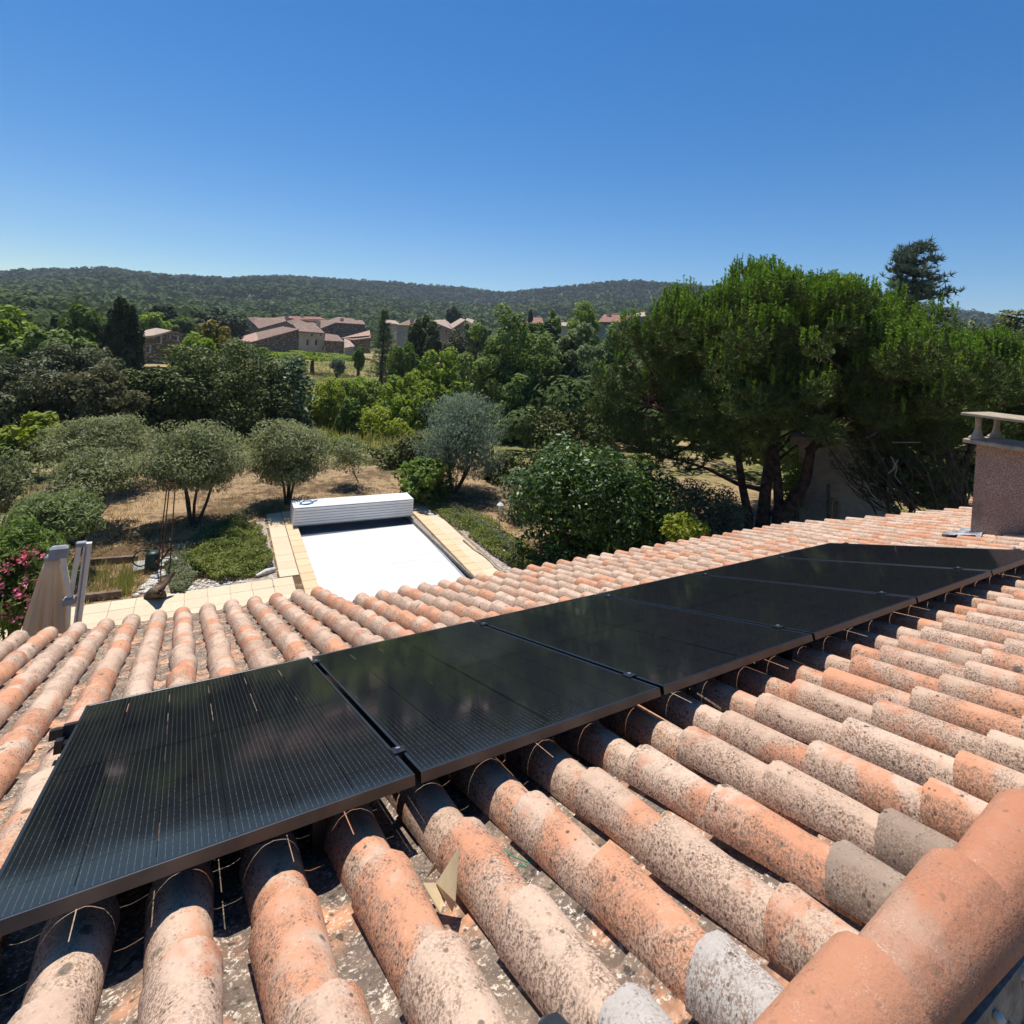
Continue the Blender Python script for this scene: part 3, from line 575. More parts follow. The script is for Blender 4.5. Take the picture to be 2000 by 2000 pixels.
sh = MB(); c0 = A(1078, 2012, -0.93); sh.tube([c0 + Vector((0.0, -0.12, 0.005)), c0 + Vector((0, -0.05, 0.0)), c0 + Vector((-0.004, 0.0, -0.004)), c0 + Vector((-0.006, 0.02, -0.01))], [0.04, 0.038, 0.03, 0.012], 14); tag(sh.obj('shoe_tip', 'dark_rubber', None, True), 'rounded dark tip of a shoe poking in at the bottom edge of the photo', 'shoe')

# ---------------------------------------------------------------- pool terrace
terr = tag(bpy.data.objects.new('terrace', None), kind='structure'); COL.objects.link(terr)
pv = MB().box((-0.198, -0.198, -0.05), (0.198, 0.198, 0.0), bev=0.004).me('paving_slab', 'cream_paver'); pcc = MB().box((-0.148, -0.198, -0.05), (0.148, 0.198, 0.012), bev=0.012).me('coping_stone', 'buff_coping')
rg2 = random.Random(5); SK = -0.039
def slab(me_, name, x, y):
    y0 = y - 12; o = link(name, me_, terr, (x + (y0 * 0.039 if x > 1.8 else 0), y - (x * 0.02 if x < 1.9 else 0), 0.02 + rg2.uniform(-0.002, 0.002)), (0, 0, rg2.uniform(-0.004, 0.004) + SK * 0.6))
for iy in range(5):
    for ix in range(-8, 5): slab(pv, 'paving_slab', 0.3 + 0.4 * ix - 0.003, 12.39 - 0.4 * iy)
for q in range(11): slab(pv, 'paving_slab', 2.04, 12.79 + 0.4 * q)
for q in range(-9, 12): slab(pcc, 'coping_stone', 2.40, 12.40 + 0.4 * q); slab(pcc, 'coping_stone', 6.02, 12.40 + 0.4 * q); slab(pv, 'paving_slab', 6.37, 12.40 + 0.4 * q)
mb = MB(); mb.box((-3.1, 8.6, -0.35), (2.2, 12.55, -0.034)); mb.box((2.204, 8.6, -1.0), (2.5, 17.1, -0.034)); mb.box((5.84, 8.6, -1.0), (6.6, 17.1, -0.034)); tag(mb.obj('terrace_bed', 'mortar'), kind='structure')
pc = thing('pool_cover', 'white slatted cover drawn right over the swimming pool', 'pool cover', (4.2, 12.5, -0.12))
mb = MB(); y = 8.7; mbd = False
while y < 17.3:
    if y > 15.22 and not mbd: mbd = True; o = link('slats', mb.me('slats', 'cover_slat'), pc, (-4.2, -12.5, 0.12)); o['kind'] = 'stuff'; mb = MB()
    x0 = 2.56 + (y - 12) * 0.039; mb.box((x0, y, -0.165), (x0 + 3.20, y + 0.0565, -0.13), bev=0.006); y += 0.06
o = link('shadow_slats', mb.me('shadow_slats', 'shadow_pvc'), pc, (-4.2, -12.5, 0.12)); o['kind'] = 'stuff'  # box's shadow on the cover, painted by colouring these slats dark
mb = MB(); x0 = 2.56 + (-3.3) * 0.039
for side in (0.0, 3.21):
    mb.prism([(x0 + side - 0.012, 8.7, -0.125), (x0 + side + 0.035, 8.7, -0.125), (x0 + side + 0.035, 8.7, -0.16), (x0 + side - 0.012, 8.7, -0.16)], (8.4 * 0.039, 8.4, 0))
link('edge_seal', mb.me('edge_seal', 'grey_plastic'), pc, (-4.2, -12.5, 0.12))
bx = thing('roller_box', 'long white slatted box housing the pool cover roller, with a blue item on top', 'roller box', (4.24, 15.9, 0.03), rad(-2.4))
LB, HB, DB = 1.66, 0.50, 0.72
MB().box((-LB, -DB / 2 + 0.022, 0.02), (LB, -DB / 2 + 0.032, HB - 0.02)).obj('front_liner', 'grey_plastic', bx)
for q in range(6): MB().box((-LB, -DB / 2, 0.075 * q + 0.035), (LB, -DB / 2 + 0.02, 0.075 * q + 0.098), bev=0.006).obj('front_slat', 'white_pvc', bx)
mb = MB(); mb.box((-LB, -DB / 2 + 0.004, 0.0), (LB, -DB / 2 + 0.026, 0.034)); mb.obj('base_strip', 'grey_plastic', bx)
for q in range(3): MB().box((-LB, -DB / 2 + 0.02 + q * 0.225, HB - 0.012), (LB, -DB / 2 + 0.24 + q * 0.225, HB + 0.012), bev=0.006).obj('lid_board', 'white_pvc', bx)
for s in (-1, 1): MB().box((s * LB - 0.012, -DB / 2 - 0.008, 0), (s * LB + 0.012, DB / 2, HB + 0.018), bev=0.004).obj('end_panel', 'white_pvc', bx)
MB().box((-LB, DB / 2 - 0.03, 0), (LB, DB / 2 - 0.002, HB - 0.014)).obj('back_panel', 'white_pvc', bx)
bi = thing('pool_net_head', 'small blue plastic frame lying on the left end of the white roller box', 'pool tool', (2.92, 15.92, 0.555), 0.3)
m_ = MB(); pts = [(0.17 * math.cos(a) * (1.15 if math.cos(a) > 0 else 1), 0.12 * math.sin(a), 0.012) for a in np.linspace(0, 2 * PI, 20)]; m_.tube(pts, 0.016, 6, False); m_.obj('rim', 'blue_plastic', bi); m_ = MB(); m_.tube([(0.19, 0, 0.012), (0.34, 0.02, 0.02)], 0.018, 7); m_.obj('socket', 'blue_plastic', bi)
m_ = MB(); m_.lathe([(0.115, 0.006), (0.12, 0.010)], 16); m_.obj('net', 'white_pvc', bi)

# folded side-post parasol
UY = 9.25
def U(u, v, y=UY): return Vector(on_y(u, v, y))
mast_top = U(172, 1060); par = thing('parasol', 'folded beige cantilever parasol with its canopy furled, left of the roof edge', 'parasol', (float(mast_top[0]) - 0.07, UY, 0.02)); pl = Vector(par.location)
def pbar(name, a, b, w1, w2, mat='champagne_alu', y=0):
    a = Vector(a) - pl; b = Vector(b) - pl; d = (b - a).normalized(); n = Vector((d.z, 0, -d.x)); yv = Vector((0, w2 / 2, 0)); o = Vector((0, y, 0))
    V = [a - n * w1 / 2 - yv + o, a + n * w1 / 2 - yv + o, a + n * w1 / 2 + yv + o, a - n * w1 / 2 + yv + o]; m_ = MB(); m_.prism(V, b - a); return m_.obj(name, mat, par)
base = Vector((float(mast_top[0]) - 0.12, UY, 0.03)); pbar('mast', base, mast_top, 0.085, 0.07); pbar('mast_groove', base + Vector((-0.006, -0.036, 0)), mast_top + Vector((-0.014, -0.036, -0.04)), 0.022, 0.006, 'grey_plastic')
pbar('lower_arm', U(156, 1062), U(137, 1168), 0.055, 0.04, y=-0.02); pbar('upper_arm', U(138, 1165), U(123, 1075), 0.055, 0.04, y=-0.05); pbar('hanging_post', U(136, 1172), U(133, 1240), 0.05, 0.04, y=-0.05); 
h = U(136, 1170); m_ = MB().box(tuple(h - pl + Vector((-0.07, -0.09, -0.05))), tuple(h - pl + Vector((0.06, 0.02, 0.05))), bev=0.02); m_.obj('hinge', 'grey_plastic', par)
h = U(116, 1076); m_ = MB().box(tuple(h - pl + Vector((-0.10, -0.08, -0.075))), tuple(h - pl + Vector((0.10, 0.02, 0.08))), bev=0.03); m_.obj('top_bracket', 'grey_plastic', par)
h = U(158, 1062); m_ = MB().box(tuple(h - pl + Vector((-0.05, -0.05, -0.03))), tuple(h - pl + Vector((0.06, 0.03, 0.03))), bev=0.01); m_.obj('mast_cap', 'grey_plastic', par)
m_ = MB(); V = []; F = []; nf, nl = 96, 12; top = U(103, 1092) - pl
for l in range(nl):
    t = l / (nl - 1); z = top.z - t * 1.95; cx = top.x - 0.035 * t; r = 0.075 + 0.20 * t ** 0.8
    for a in range(nf):
        an = 2 * PI * a / nf; fold = 1 + (0.30 * math.sin(an * 8 + 0.5 + t) + 0.12 * math.sin(an * 19 + 2)) * min(1, t * 2.2 + 0.2); V.append((cx + r * math.cos(an) * fold, r * 0.75 * math.sin(an) * fold, z))
for l in range(nl - 1):
    for a in range(nf): F.append((l * nf + a, l * nf + (a + 1) % nf, (l + 1) * nf + (a + 1) % nf, (l + 1) * nf + a))
V.append((top.x, 0, top.z + 0.01)); F += [((a + 1) % nf, a, len(V) - 1) for a in range(nf)]; m_.add(V, F); m_.obj('canopy', 'taupe_cloth', par, True)
m_ = MB(); m_.lathe([(0.085, 0.0), (0.09, 0.03), (0.06, 0.07), (0.02, 0.08)], 14, tuple(top)); m_.obj('canopy_cap', 'grey_plastic', par, True)
m_ = MB(); m_.box((-0.5, -0.04, 0.0), (0.5, 0.04, 0.05)); m_.box((-0.04, -0.5, 0.05), (0.04, 0.5, 0.09)); m_.obj('cross_base', 'grey_plastic', par)

# garden things
wc = thing('watering_can', 'dark green watering can on a grey slab beside the rusty tower', 'watering can', tuple(on_z(297, 1108, 0.06)), 0.2)
m_ = MB(); m_.lathe([(0.14, 0), (0.145, 0.02), (0.135, 0.30), (0.11, 0.34), (0.02, 0.35)], 18); m_.obj('body', 'dark_green_plastic', wc, True)
m_ = MB(); m_.tube([(-0.02 - 0.17 + 0.17 * math.cos(a) * 1.0, 0, 0.24 + 0.17 * math.sin(a)) for a in np.linspace(0.5, 5.4, 14)], 0.016, 6); m_.obj('handle', 'dark_green_plastic', wc, True)
m_ = MB(); m_.tube([(0.12, 0, 0.08), (0.22, 0, 0.20), (0.33, 0, 0.36)], [0.028, 0.022, 0.018], 8); m_.obj('spout', 'dark_green_plastic', wc, True)
tw = thing('plant_tower', 'tall narrow rusty iron plant tower standing on the dry grass', 'plant tower', tuple(on_z(317, 1118, 0.0))); tw.rotation_euler = (0, rad(1.5), 0.3)
HT = 1.95; pr = MB()
for a in range(3):
    c1, s1 = math.cos(a * 2 * PI / 3), math.sin(a * 2 * PI / 3); m_ = MB(); m_.tube([(0.14 * c1, 0.14 * s1, 0), (0.11 * c1, 0.11 * s1, HT * .5), (0.085 * c1, 0.085 * s1, HT)], 0.013, 6); m_.obj('leg', 'rusty_iron', tw)
for z, r in ((0.25, 0.135), (0.55, 0.125), (1.9, 0.088)): m_ = MB(); m_.tube([(r * math.cos(a), r * math.sin(a), z) for a in np.linspace(0, 2 * PI, 13)], 0.009, 5, False); m_.obj('hoop', 'rusty_iron', tw)
gs = MB().box((-0.42, -0.26, -0.02), (0.42, 0.26, 0.045), bev=0.01).obj('stone_slab', 'grey_slab', None, False, tuple(on_z(304, 1103, 0.02))); gs.rotation_euler = (0, 0, 0.1); tag(gs, 'flat grey slab on the ground under the watering can', 'slab')
for (u0, v0, u1, v1, lb) in ((172, 1103, 268, 1096, 'weathered timber edging of the planting bed, the farther one by the watering can'), (146, 1176, 236, 1166, 'weathered timber edging of the planting bed, the nearer one behind the parasol')):
    a = Vector(on_z(u0, v0, 0.0)); b = Vector(on_z(u1, v1, 0.0)); m_ = MB(); d = (b - a).normalized(); n = Vector((-d.y, d.x, 0)) * 0.045; m_.prism([a - n, a + n, a + n + Vector((0, 0, 0.13)), a - n + Vector((0, 0, 0.13))], b - a); tag(m_.obj('timber_edging', 'weathered_wood'), lb, 'timber edging')
vs = thing('vine_stump', 'dark twisted vine stump leaning over white stones at the terrace edge', 'stump', tuple(on_z(295, 1162, 0.0))); m_ = MB(); o0 = Vector(vs.location)
pts = [on_z(290, 1166, 0.02), on_z(300, 1158, 0.12), on_z(312, 1158, 0.26), on_z(322, 1138, 0.30), on_z(336, 1122, 0.40), on_z(342, 1118, 0.42)]; m_.tube([Vector(p) - o0 for p in pts], [0.10, 0.11, 0.075, 0.06, 0.045, 0.02], 9); m_.tube([Vector(on_z(318, 1166, 0.02)) - o0, Vector(on_z(316, 1158, 0.16)) - o0, Vector(on_z(312, 1156, 0.28)) - o0], [0.07, 0.06, 0.05], 8); m_.obj('trunk', 'bark', vs, True)
mb = MB(); rg2 = random.Random(8)
def pebble(mb, c, r, rg2, sq=0.6):
    n = 7; V = []; F = []
    for l, (rr, zz) in enumerate(((0.25, -0.8), (0.95, -0.35), (1.0, 0.2), (0.5, 0.8))):
        for a in range(n): k = rr * r * rg2.uniform(0.8, 1.2); V.append((c[0] + k * math.cos(2 * PI * a / n), c[1] + k * math.sin(2 * PI * a / n) * 0.8, c[2] + zz * r * sq))
    F = [(l * n + a, l * n + (a + 1) % n, (l + 1) * n + (a + 1) % n, (l + 1) * n + a) for l in range(3) for a in range(n)] + [tuple(range(3 * n, 4 * n))]; mb.add(V, F)
for q in range(60):
    t = rg2.random(); p = on_z(318 - 40 * t + rg2.uniform(-14, 12), 1118 + 46 * t + rg2.uniform(-4, 4), 0); pebble(mb, (p[0], p[1], 0.02), rg2.uniform(0.03, 0.075), rg2)
for q in range(150):
    t = rg2.random(); p = on_z(350 + 165 * t + rg2.uniform(-12, 10), 1150 - 25 * t + rg2.uniform(-8, 8) - (110 * (t > .8)) * rg2.random(), 0); pebble(mb, (p[0], p[1], 0.01), rg2.uniform(0.02, 0.05), rg2)
for q in range(150):
    t = rg2.random(); p = on_z(855 + 190 * t + rg2.uniform(-4, 10), 1000 + 118 * t + rg2.uniform(-4, 4), 0)
    if p[0] > 6.62: pebble(mb, (p[0], p[1], 0.01), rg2.uniform(0.02, 0.05), rg2)
for q in range(45):
    p = on_z(350 + rg2.uniform(0, 80), 1112 - rg2.uniform(0, 50), 0); pebble(mb, (p[0], p[1], 0.01), rg2.uniform(0.02, 0.06), rg2)
tag(mb.obj('border_stones', 'white_stone', None, True), kind='stuff')
a = Vector(on_z(500, 1125, 0.05)); b = Vector(on_z(537, 1112, 0.05)); m_ = MB(); m_.tube([a, a.lerp(b, 0.5) + Vector((0, 0, 0.02)), b], [0.03, 0.06, 0.05], 7); tag(m_.obj('border_stone', 'white_stone', None, True), 'long white stone lying at the corner between shrub bed and pool paving', 'stone')

def patch(P, z, mat, name):
    V = [(p[0], p[1], z) for p in P]; o = link(name, mesh(name, V, [tuple(range(len(V)))], mat)); tag(o, kind='structure')
patch([on_z(545, 1143, 0), on_z(300, 1168, 0), on_z(330, 1140, 0), on_z(430, 1140, 0), on_z(520, 1110, 0), on_z(512, 1060, 0), on_z(500, 1020, 0), on_z(518, 1020, 0)], 0.008, 'gravel', 'gravel_strip')
patch([on_z(840, 985, 0), on_z(870, 990, 0), on_z(955, 1050, 0), on_z(1075, 1118, 0), on_z(985, 1118, 0)], 0.008, 'gravel', 'gravel_strip')
ps = MB(); ps.tube([Vector(on_z(u, v, 0.04)) for u, v in ((905, 1055), (925, 1072), (945, 1085), (958, 1096), (968, 1108), (985, 1118))], 0.022, 6); tag(ps.obj('garden_hose', 'pale_twig', None, True), 'beige hose along the right side of the pool paving', 'hose')
lp = thing('garden_lamp', 'small white lantern lamp on a thin post in the bed right of the pool', 'lamp post', tuple(on_z(974, 1037, 0.0)))
m_ = MB(); m_.tube([(0, 0, 0), (0, 0, 0.62)], 0.018, 8); m_.obj('post', 'white_metal', lp); m_ = MB(); m_.lathe([(0.03, 0.60), (0.055, 0.63), (0.085, 0.74), (0.075, 0.745)], 8); m_.obj('lantern', 'lamp_glass', lp); m_ = MB(); m_.lathe([(0.105, 0.745), (0.06, 0.79), (0.02, 0.82), (0.006, 0.86)], 8); m_.obj('lantern_roof', 'white_metal', lp)

# ---------------------------------------------------------------- low planting and grass
def ground_pts(n, u0, u1, v0, v1, rng, ok=None):
    out = []
    while len(out) < n:
        u = rng.uniform(u0, u1); v = rng.uniform(v0, v1)
        if ok is not None and not ok(u, v): continue
        out.append(on_z(u, v, 0.0))
    return np.array(out)
def inpoly(P):
    def f(x, y):
        c = False; n = len(P)
        for i in range(n):
            (x1, y1), (x2, y2) = P[i], P[(i + 1) % n]
            if (y1 > y) != (y2 > y) and x < (x2 - x1) * (y - y1) / (y2 - y1) + x1: c = not c
        return c
    return f
def carpet(name, P, n, hgt, size, mat, seed, lump=0.5, asp=0.4, lean=0.7):
    rng = np.random.default_rng(seed); f = inpoly(P); us = [p[0] for p in P]; vs_ = [p[1] for p in P]; C = ground_pts(n, min(us), max(us), min(vs_), max(vs_), rng, f)
    h = np.array([0.5 + 0.5 * mnoise.noise(Vector((c[0] / lump, c[1] / lump, seed))) for c in C]); keep = h > 0.22; C = C[keep]; h = h[keep]
    C[:, 2] = rng.uniform(0.15, 1, len(C)) ** 0.6 * hgt * (h - 0.1); N = np.tile([0, 0, 1.0], (len(C), 1)); D = unit(len(C), rng) * lean + np.array([0, 0, 0.8])
    tag(link(name, fast_mesh(name, leaves(C, N, size, asp, 0.9, rng, D), mat)), kind='stuff')
carpet('ground_cover', [(395, 1060), (420, 1030), (470, 1020), (510, 1035), (522, 1070), (535, 1105), (500, 1128), (430, 1140), (380, 1125), (360, 1100)], 16000, 0.42, 0.07, 'cover_leaf', 1, 0.45)
carpet('ground_cover', [(320, 1110), (350, 1075), (400, 1035), (460, 1005), (545, 985), (560, 1000), (500, 1010), (430, 1045), (395, 1080), (385, 1130), (360, 1160), (335, 1160)], 11000, 0.28, 0.06, 'cover_grey_leaf', 2, 0.4)
carpet('ground_cover', [(820, 985), (870, 985), (940, 1010), (1000, 1050), (1062, 1098), (1062, 1112), (1010, 1116), (960, 1085), (900, 1038), (850, 1005)], 14000, 0.36, 0.065, 'cover_leaf', 3, 0.5)
carpet('ground_cover', [(850, 990), (910, 1000), (960, 1035), (1010, 1070), (1000, 1085), (930, 1040), (880, 1010)], 5000, 0.42, 0.06, 'cover_grey_leaf', 4, 0.4)
rng = np.random.default_rng(5)
C = ground_pts(52000, -60, 1400, 895, 1200, rng, lambda u, v: v > 900 + 20 * math.sin(u * .02)); okm = ~((C[:, 0] > 1.7) & (C[:, 0] < 6.9) & (C[:, 1] < 17.1)) & ~((C[:, 1] < 12.7) & (C[:, 0] < 2)); C = C[okm]
hh_ = np.array([0.5 + 0.5 * mnoise.noise(Vector((c[0] / 1.6, c[1] / 1.6, 3.3))) for c in C]); C = C[hh_ > 0.33]
C[:, 2] = terrain(C[:, 0], C[:, 1])
D = np.tile([0, 0, 1.0], (len(C), 1)) + unit(len(C), rng) * 0.7; tag(link('dry_grass', fast_mesh('dry_grass', blades(C, 0.11, 0.014, D, rng), 'dry_blade', 3)), kind='stuff')
# rough meadow down in the valley
rng = np.random.default_rng(6); n = 26000; r = rng.uniform(26 ** 0.5, 150 ** 0.5, n) ** 2; a = rng.uniform(rad(-2), rad(24), n); C = np.stack([r * np.sin(a), r * np.cos(a), np.zeros(n)], 1); C[:, 2] = terrain(C[:, 0], C[:, 1])
D = np.tile([0, 0, 1.0], (n, 1)) + unit(n, rng) * 0.5; tag(link('meadow_grass', fast_mesh('meadow_grass', blades(C, 0.55, 0.10, D, rng), 'field_blade', 3)), kind='stuff')
# tall dry weeds in the bed
rng = np.random.default_rng(8); C = np.vstack([ground_pts(350, 150, 275, 1108, 1165, rng), ground_pts(260, 232, 258, 1130, 1165, rng)]); D = np.tile([0, 0, 1.0], (len(C), 1)) + unit(len(C), rng) * 0.35; tag(link('dry_weeds', fast_mesh('dry_weeds', blades(C, 0.33, 0.014, D, rng), 'field_blade', 3)), kind='stuff')

# ---------------------------------------------------------------- trees
def tree(name, label, cat, uL, uR, vT, vB, dist, mat, n, lobes, size, aspect=0.5, lobe_r=0.3, base=None, stems=1, trunk_r=0.07, seed=1, group=None, bark='bark', ry=None, **kw):
    uc, vc = (uL + uR) / 2, (vT + vB) / 2; c = at(uc, vc, dist); top = at(uc, vT, dist)[2]; bot = at(uc, vB, dist)[2]
    if 23 < dist < 64 and not kw.pop('high', 0): bot0 = bot; bot = min(bot, tz(c[0], c[1]) + 0.08 * (top - tz(c[0], c[1]))); n = int(n * min(1.5, (top - bot) / (top - bot0))); lobes = int(lobes * min(1.5, (top - bot) / (top - bot0))); c[2] = (top + bot) / 2
    kw.pop('high', 0); rx = px_m((uR - uL) / 2, c); rz = (top - bot) / 2; ry = rx if ry is None else ry * rx
    if base is None: bx_, by_ = c[0], c[1]
    else: g = on_z(*base, 0.0) if dist < 24 else at(*base, dist); bx_, by_ = g[0], g[1]
    bz = tz(bx_, by_); o = thing(name, label, cat, (bx_, by_, bz), 0, group)
    V = crown(rx, ry, rz, n, lobes, size, aspect, lobe_r, seed, **kw); lo_, hi_ = np.percentile(V, 0.7, axis=0), np.percentile(V, 99.3, axis=0); T_ = np.array([rx, ry, rz]); F_ = 2 * T_ / (hi_ - lo_); Vc = V.reshape(-1, 4, 3); ctr_ = Vc.mean(1, keepdims=True); V = (Vc - ctr_ + (ctr_ - (lo_ + hi_) / 2) * F_).reshape(-1, 3); cc = np.array([c[0] - bx_, c[1] - by_, (top + bot) / 2 - bz]); link('crown', fast_mesh('crown', V + cc, mat), o)
    m_ = MB(); rgx = random.Random(seed * 7 + 1); ctr = Vector(cc)
    for k in range(stems):
        an = 2 * PI * (k + rgx.random() * 0.5) / max(stems, 1); sp = 0.0 if stems == 1 else 0.35
        b0 = Vector((0.06 * math.cos(an) * (stems > 1), 0.06 * math.sin(an) * (stems > 1), -0.05)); e = ctr + Vector((rx * sp * math.cos(an), ry * sp * math.sin(an), -rz * 0.35))
        pts = limb(m_, b0, e, trunk_r, trunk_r * 0.55, 0.06, 5, 7, rgx)
        for q in range(5 if stems == 1 else 3):
            a2 = rgx.uniform(0, 2 * PI); t = ctr + Vector((rx * 0.75 * math.cos(a2), ry * 0.75 * math.sin(a2), rz * rgx.uniform(-0.2, 0.6))); limb(m_, pts[-1 - (q % 2)], t, trunk_r * 0.45, trunk_r * 0.1, 0.1, 3, 5, rgx)
    m_.obj('trunk', bark, o, True); return o
OG = 'olive trees on the dry grass beyond the pool'
oliv = dict(aspect=0.30, up=(0, 0, 1), mat='olive_leaf', shell=0.55)
tree('olive_tree', 'round grey-green olive tree with forked stems in the middle of the dry grass', 'olive tree', 293, 476, 828, 952, 16.7, n=24000, lobes=90, size=0.095, lobe_r=0.32, base=(377, 1028), stems=4, trunk_r=0.045, seed=1, group=OG, flat_bottom=0.25, **oliv)
tree('olive_tree', 'round olive tree standing behind the left end of the white roller box', 'olive tree', 494, 636, 826, 938, 18.0, n=20000, lobes=80, size=0.10, lobe_r=0.32, base=(562, 985), stems=4, trunk_r=0.045, seed=2, group=OG, flat_bottom=0.25, **oliv)
tree('olive_tree', 'broad olive crown rising behind the other olives in the left garden', 'olive tree', 108, 288, 814, 905, 21.0, n=18000, lobes=80, size=0.105, lobe_r=0.3, base=(200, 960), stems=3, trunk_r=0.05, seed=3, group=OG, flat_bottom=0.2, **oliv)
tree('olive_tree', 'loose olive tree with many thin bare stems, left of the round olive', 'olive tree', 90, 272, 884, 968, 17.3, n=13000, lobes=60, size=0.095, lobe_r=0.27, base=(186, 1012), stems=6, trunk_r=0.04, seed=4, group=OG, open_=1, **oliv)
oliv['mat'] = 'olive_green_leaf'
tree('olive_tree', 'low wide olive with a leaning stem, above the pink oleander', 'olive tree', 22, 178, 968, 1052, 14.6, n=16000, lobes=60, size=0.09, lobe_r=0.3, base=(152, 1062), stems=3, trunk_r=0.04, seed=5, group=OG, **oliv)
m_ = MB(); lo = Vector(on_z(152, 1060, 0.0)); m_.tube([lo - lo, Vector(at(180, 1025, 15.2)) - lo, Vector(at(205, 995, 15.6)) - lo, Vector(at(232, 960, 16)) - lo], [0.035, 0.028, 0.02, 0.01], 6); _ls = thing('bare_sapling', 'thin dark leaning olive stem without leaves, right of the low olive', 'tree stem', tuple(lo)); m_.obj('trunk', 'bark', _ls, True)
oliv['mat'] = 'olive_leaf'
tree('olive_tree', 'sparse olive cut off by the left edge of the photo', 'olive tree', -60, 48, 888, 1010, 17.0, n=6000, lobes=40, size=0.085, lobe_r=0.27, stems=3, trunk_r=0.04, seed=6, group=OG, open_=1, **oliv)
tree('young_tree', 'small young olive on a single thin stem behind the roller box', 'tree', 643, 728, 862, 922, 19.8, 'olive_leaf', 3600, 26, 0.085, 0.3, 0.3, base=(702, 942), trunk_r=0.022, seed=7, open_=1)
tree('silver_tree', 'rounded silvery blue-green tree with wispy twigs right of the pool', 'tree', 822, 990, 772, 935, 19.4, 'silver_leaf', 22000, 110, 0.115, 0.18, 0.26, base=(885, 962), stems=3, trunk_r=0.07, seed=8, up=(0, 0, 1.2))
tree('fig_shrub', 'broad-leaved green shrub at the right end of the roller box', 'shrub', 775, 888, 893, 985, 18.2, 'mid_leaf', 2600, 30, 0.15, 0.7, 0.32, stems=4, trunk_r=0.03, seed=9)
tree('grey_shrub', 'grey-green shrub between the silver tree and the glossy dark tree', 'shrub', 975, 1060, 920, 1040, 17.0, 'variegated_leaf', 3500, 34, 0.085, 0.5, 0.3, stems=4, trunk_r=0.03, seed=10)
tree('glossy_tree', 'dense dark glossy-leaved tree with bright green tips behind the roof', 'tree', 1003, 1245, 868, 1115, 14.2, 'glossy_leaf', 17000, 90, 0.125, 0.42, 0.25, base=(1092, 1098), stems=2, trunk_r=0.07, seed=11)
tree('glossy_tree', 'darker glossy tree half hidden behind the roof, left of the pine trunks', 'tree', 1180, 1335, 905, 1085, 15.6, 'glossy_leaf', 9000, 60, 0.125, 0.42, 0.25, stems=2, trunk_r=0.06, seed=12)
tree('variegated_shrub', 'pale speckled evergreen shrub behind the roof, just left of the pine trunks', 'shrub', 1315, 1450, 945, 1075, 17.5, 'variegated_leaf', 9000, 60, 0.08, 0.5, 0.25, stems=3, trunk_r=0.04, seed=13)
tree('low_shrub', 'bright green low shrub showing between the pine trunks', 'shrub', 1530, 1585, 880, 1010, 21.5, 'acacia_leaf', 2600, 30, 0.12, 0.5, 0.3, stems=2, trunk_r=0.03, seed=14)
tree('low_shrub', 'small lime green shrub peeping over the roof edge beside the glossy trees', 'shrub', 1300, 1380, 1010, 1070, 14.0, 'lime_leaf', 1500, 20, 0.10, 0.5, 0.3, stems=2, trunk_r=0.02, seed=15)
# oleander
ol = tree('oleander', 'oleander bush with pink flowers at the lower left edge, behind the parasol', 'oleander', -70, 112, 1030, 1235, 11.3, 'mid_leaf', 9000, 60, 0.12, 0.22, 0.25, stems=5, trunk_r=0.02, seed=16, up=(0, 0, 1)); rng = np.random.default_rng(16)
c = at(21, 1132, 11.3); rx = px_m(95, c); rz = px_m(100, c); d = unit(120, rng); d[:, 2] = np.abs(d[:, 2]) * 1.2 - 0.5; d[:, 1] = -np.abs(d[:, 1]); P = d * np.array([rx, rx, rz]) * rng.uniform(0.85, 1.03, 120)[:, None] + np.array([c[0], c[1], c[2]])
C = np.repeat(P, 14, 0) + rng.normal(size=(120 * 14, 3)) * 0.03; o = link('flowers', fast_mesh('flowers', leaves(C - np.array(ol.location), unit(len(C), rng), 0.045, 0.8, 1, rng), 'pink_petal'), ol); o['kind'] = 'stuff'

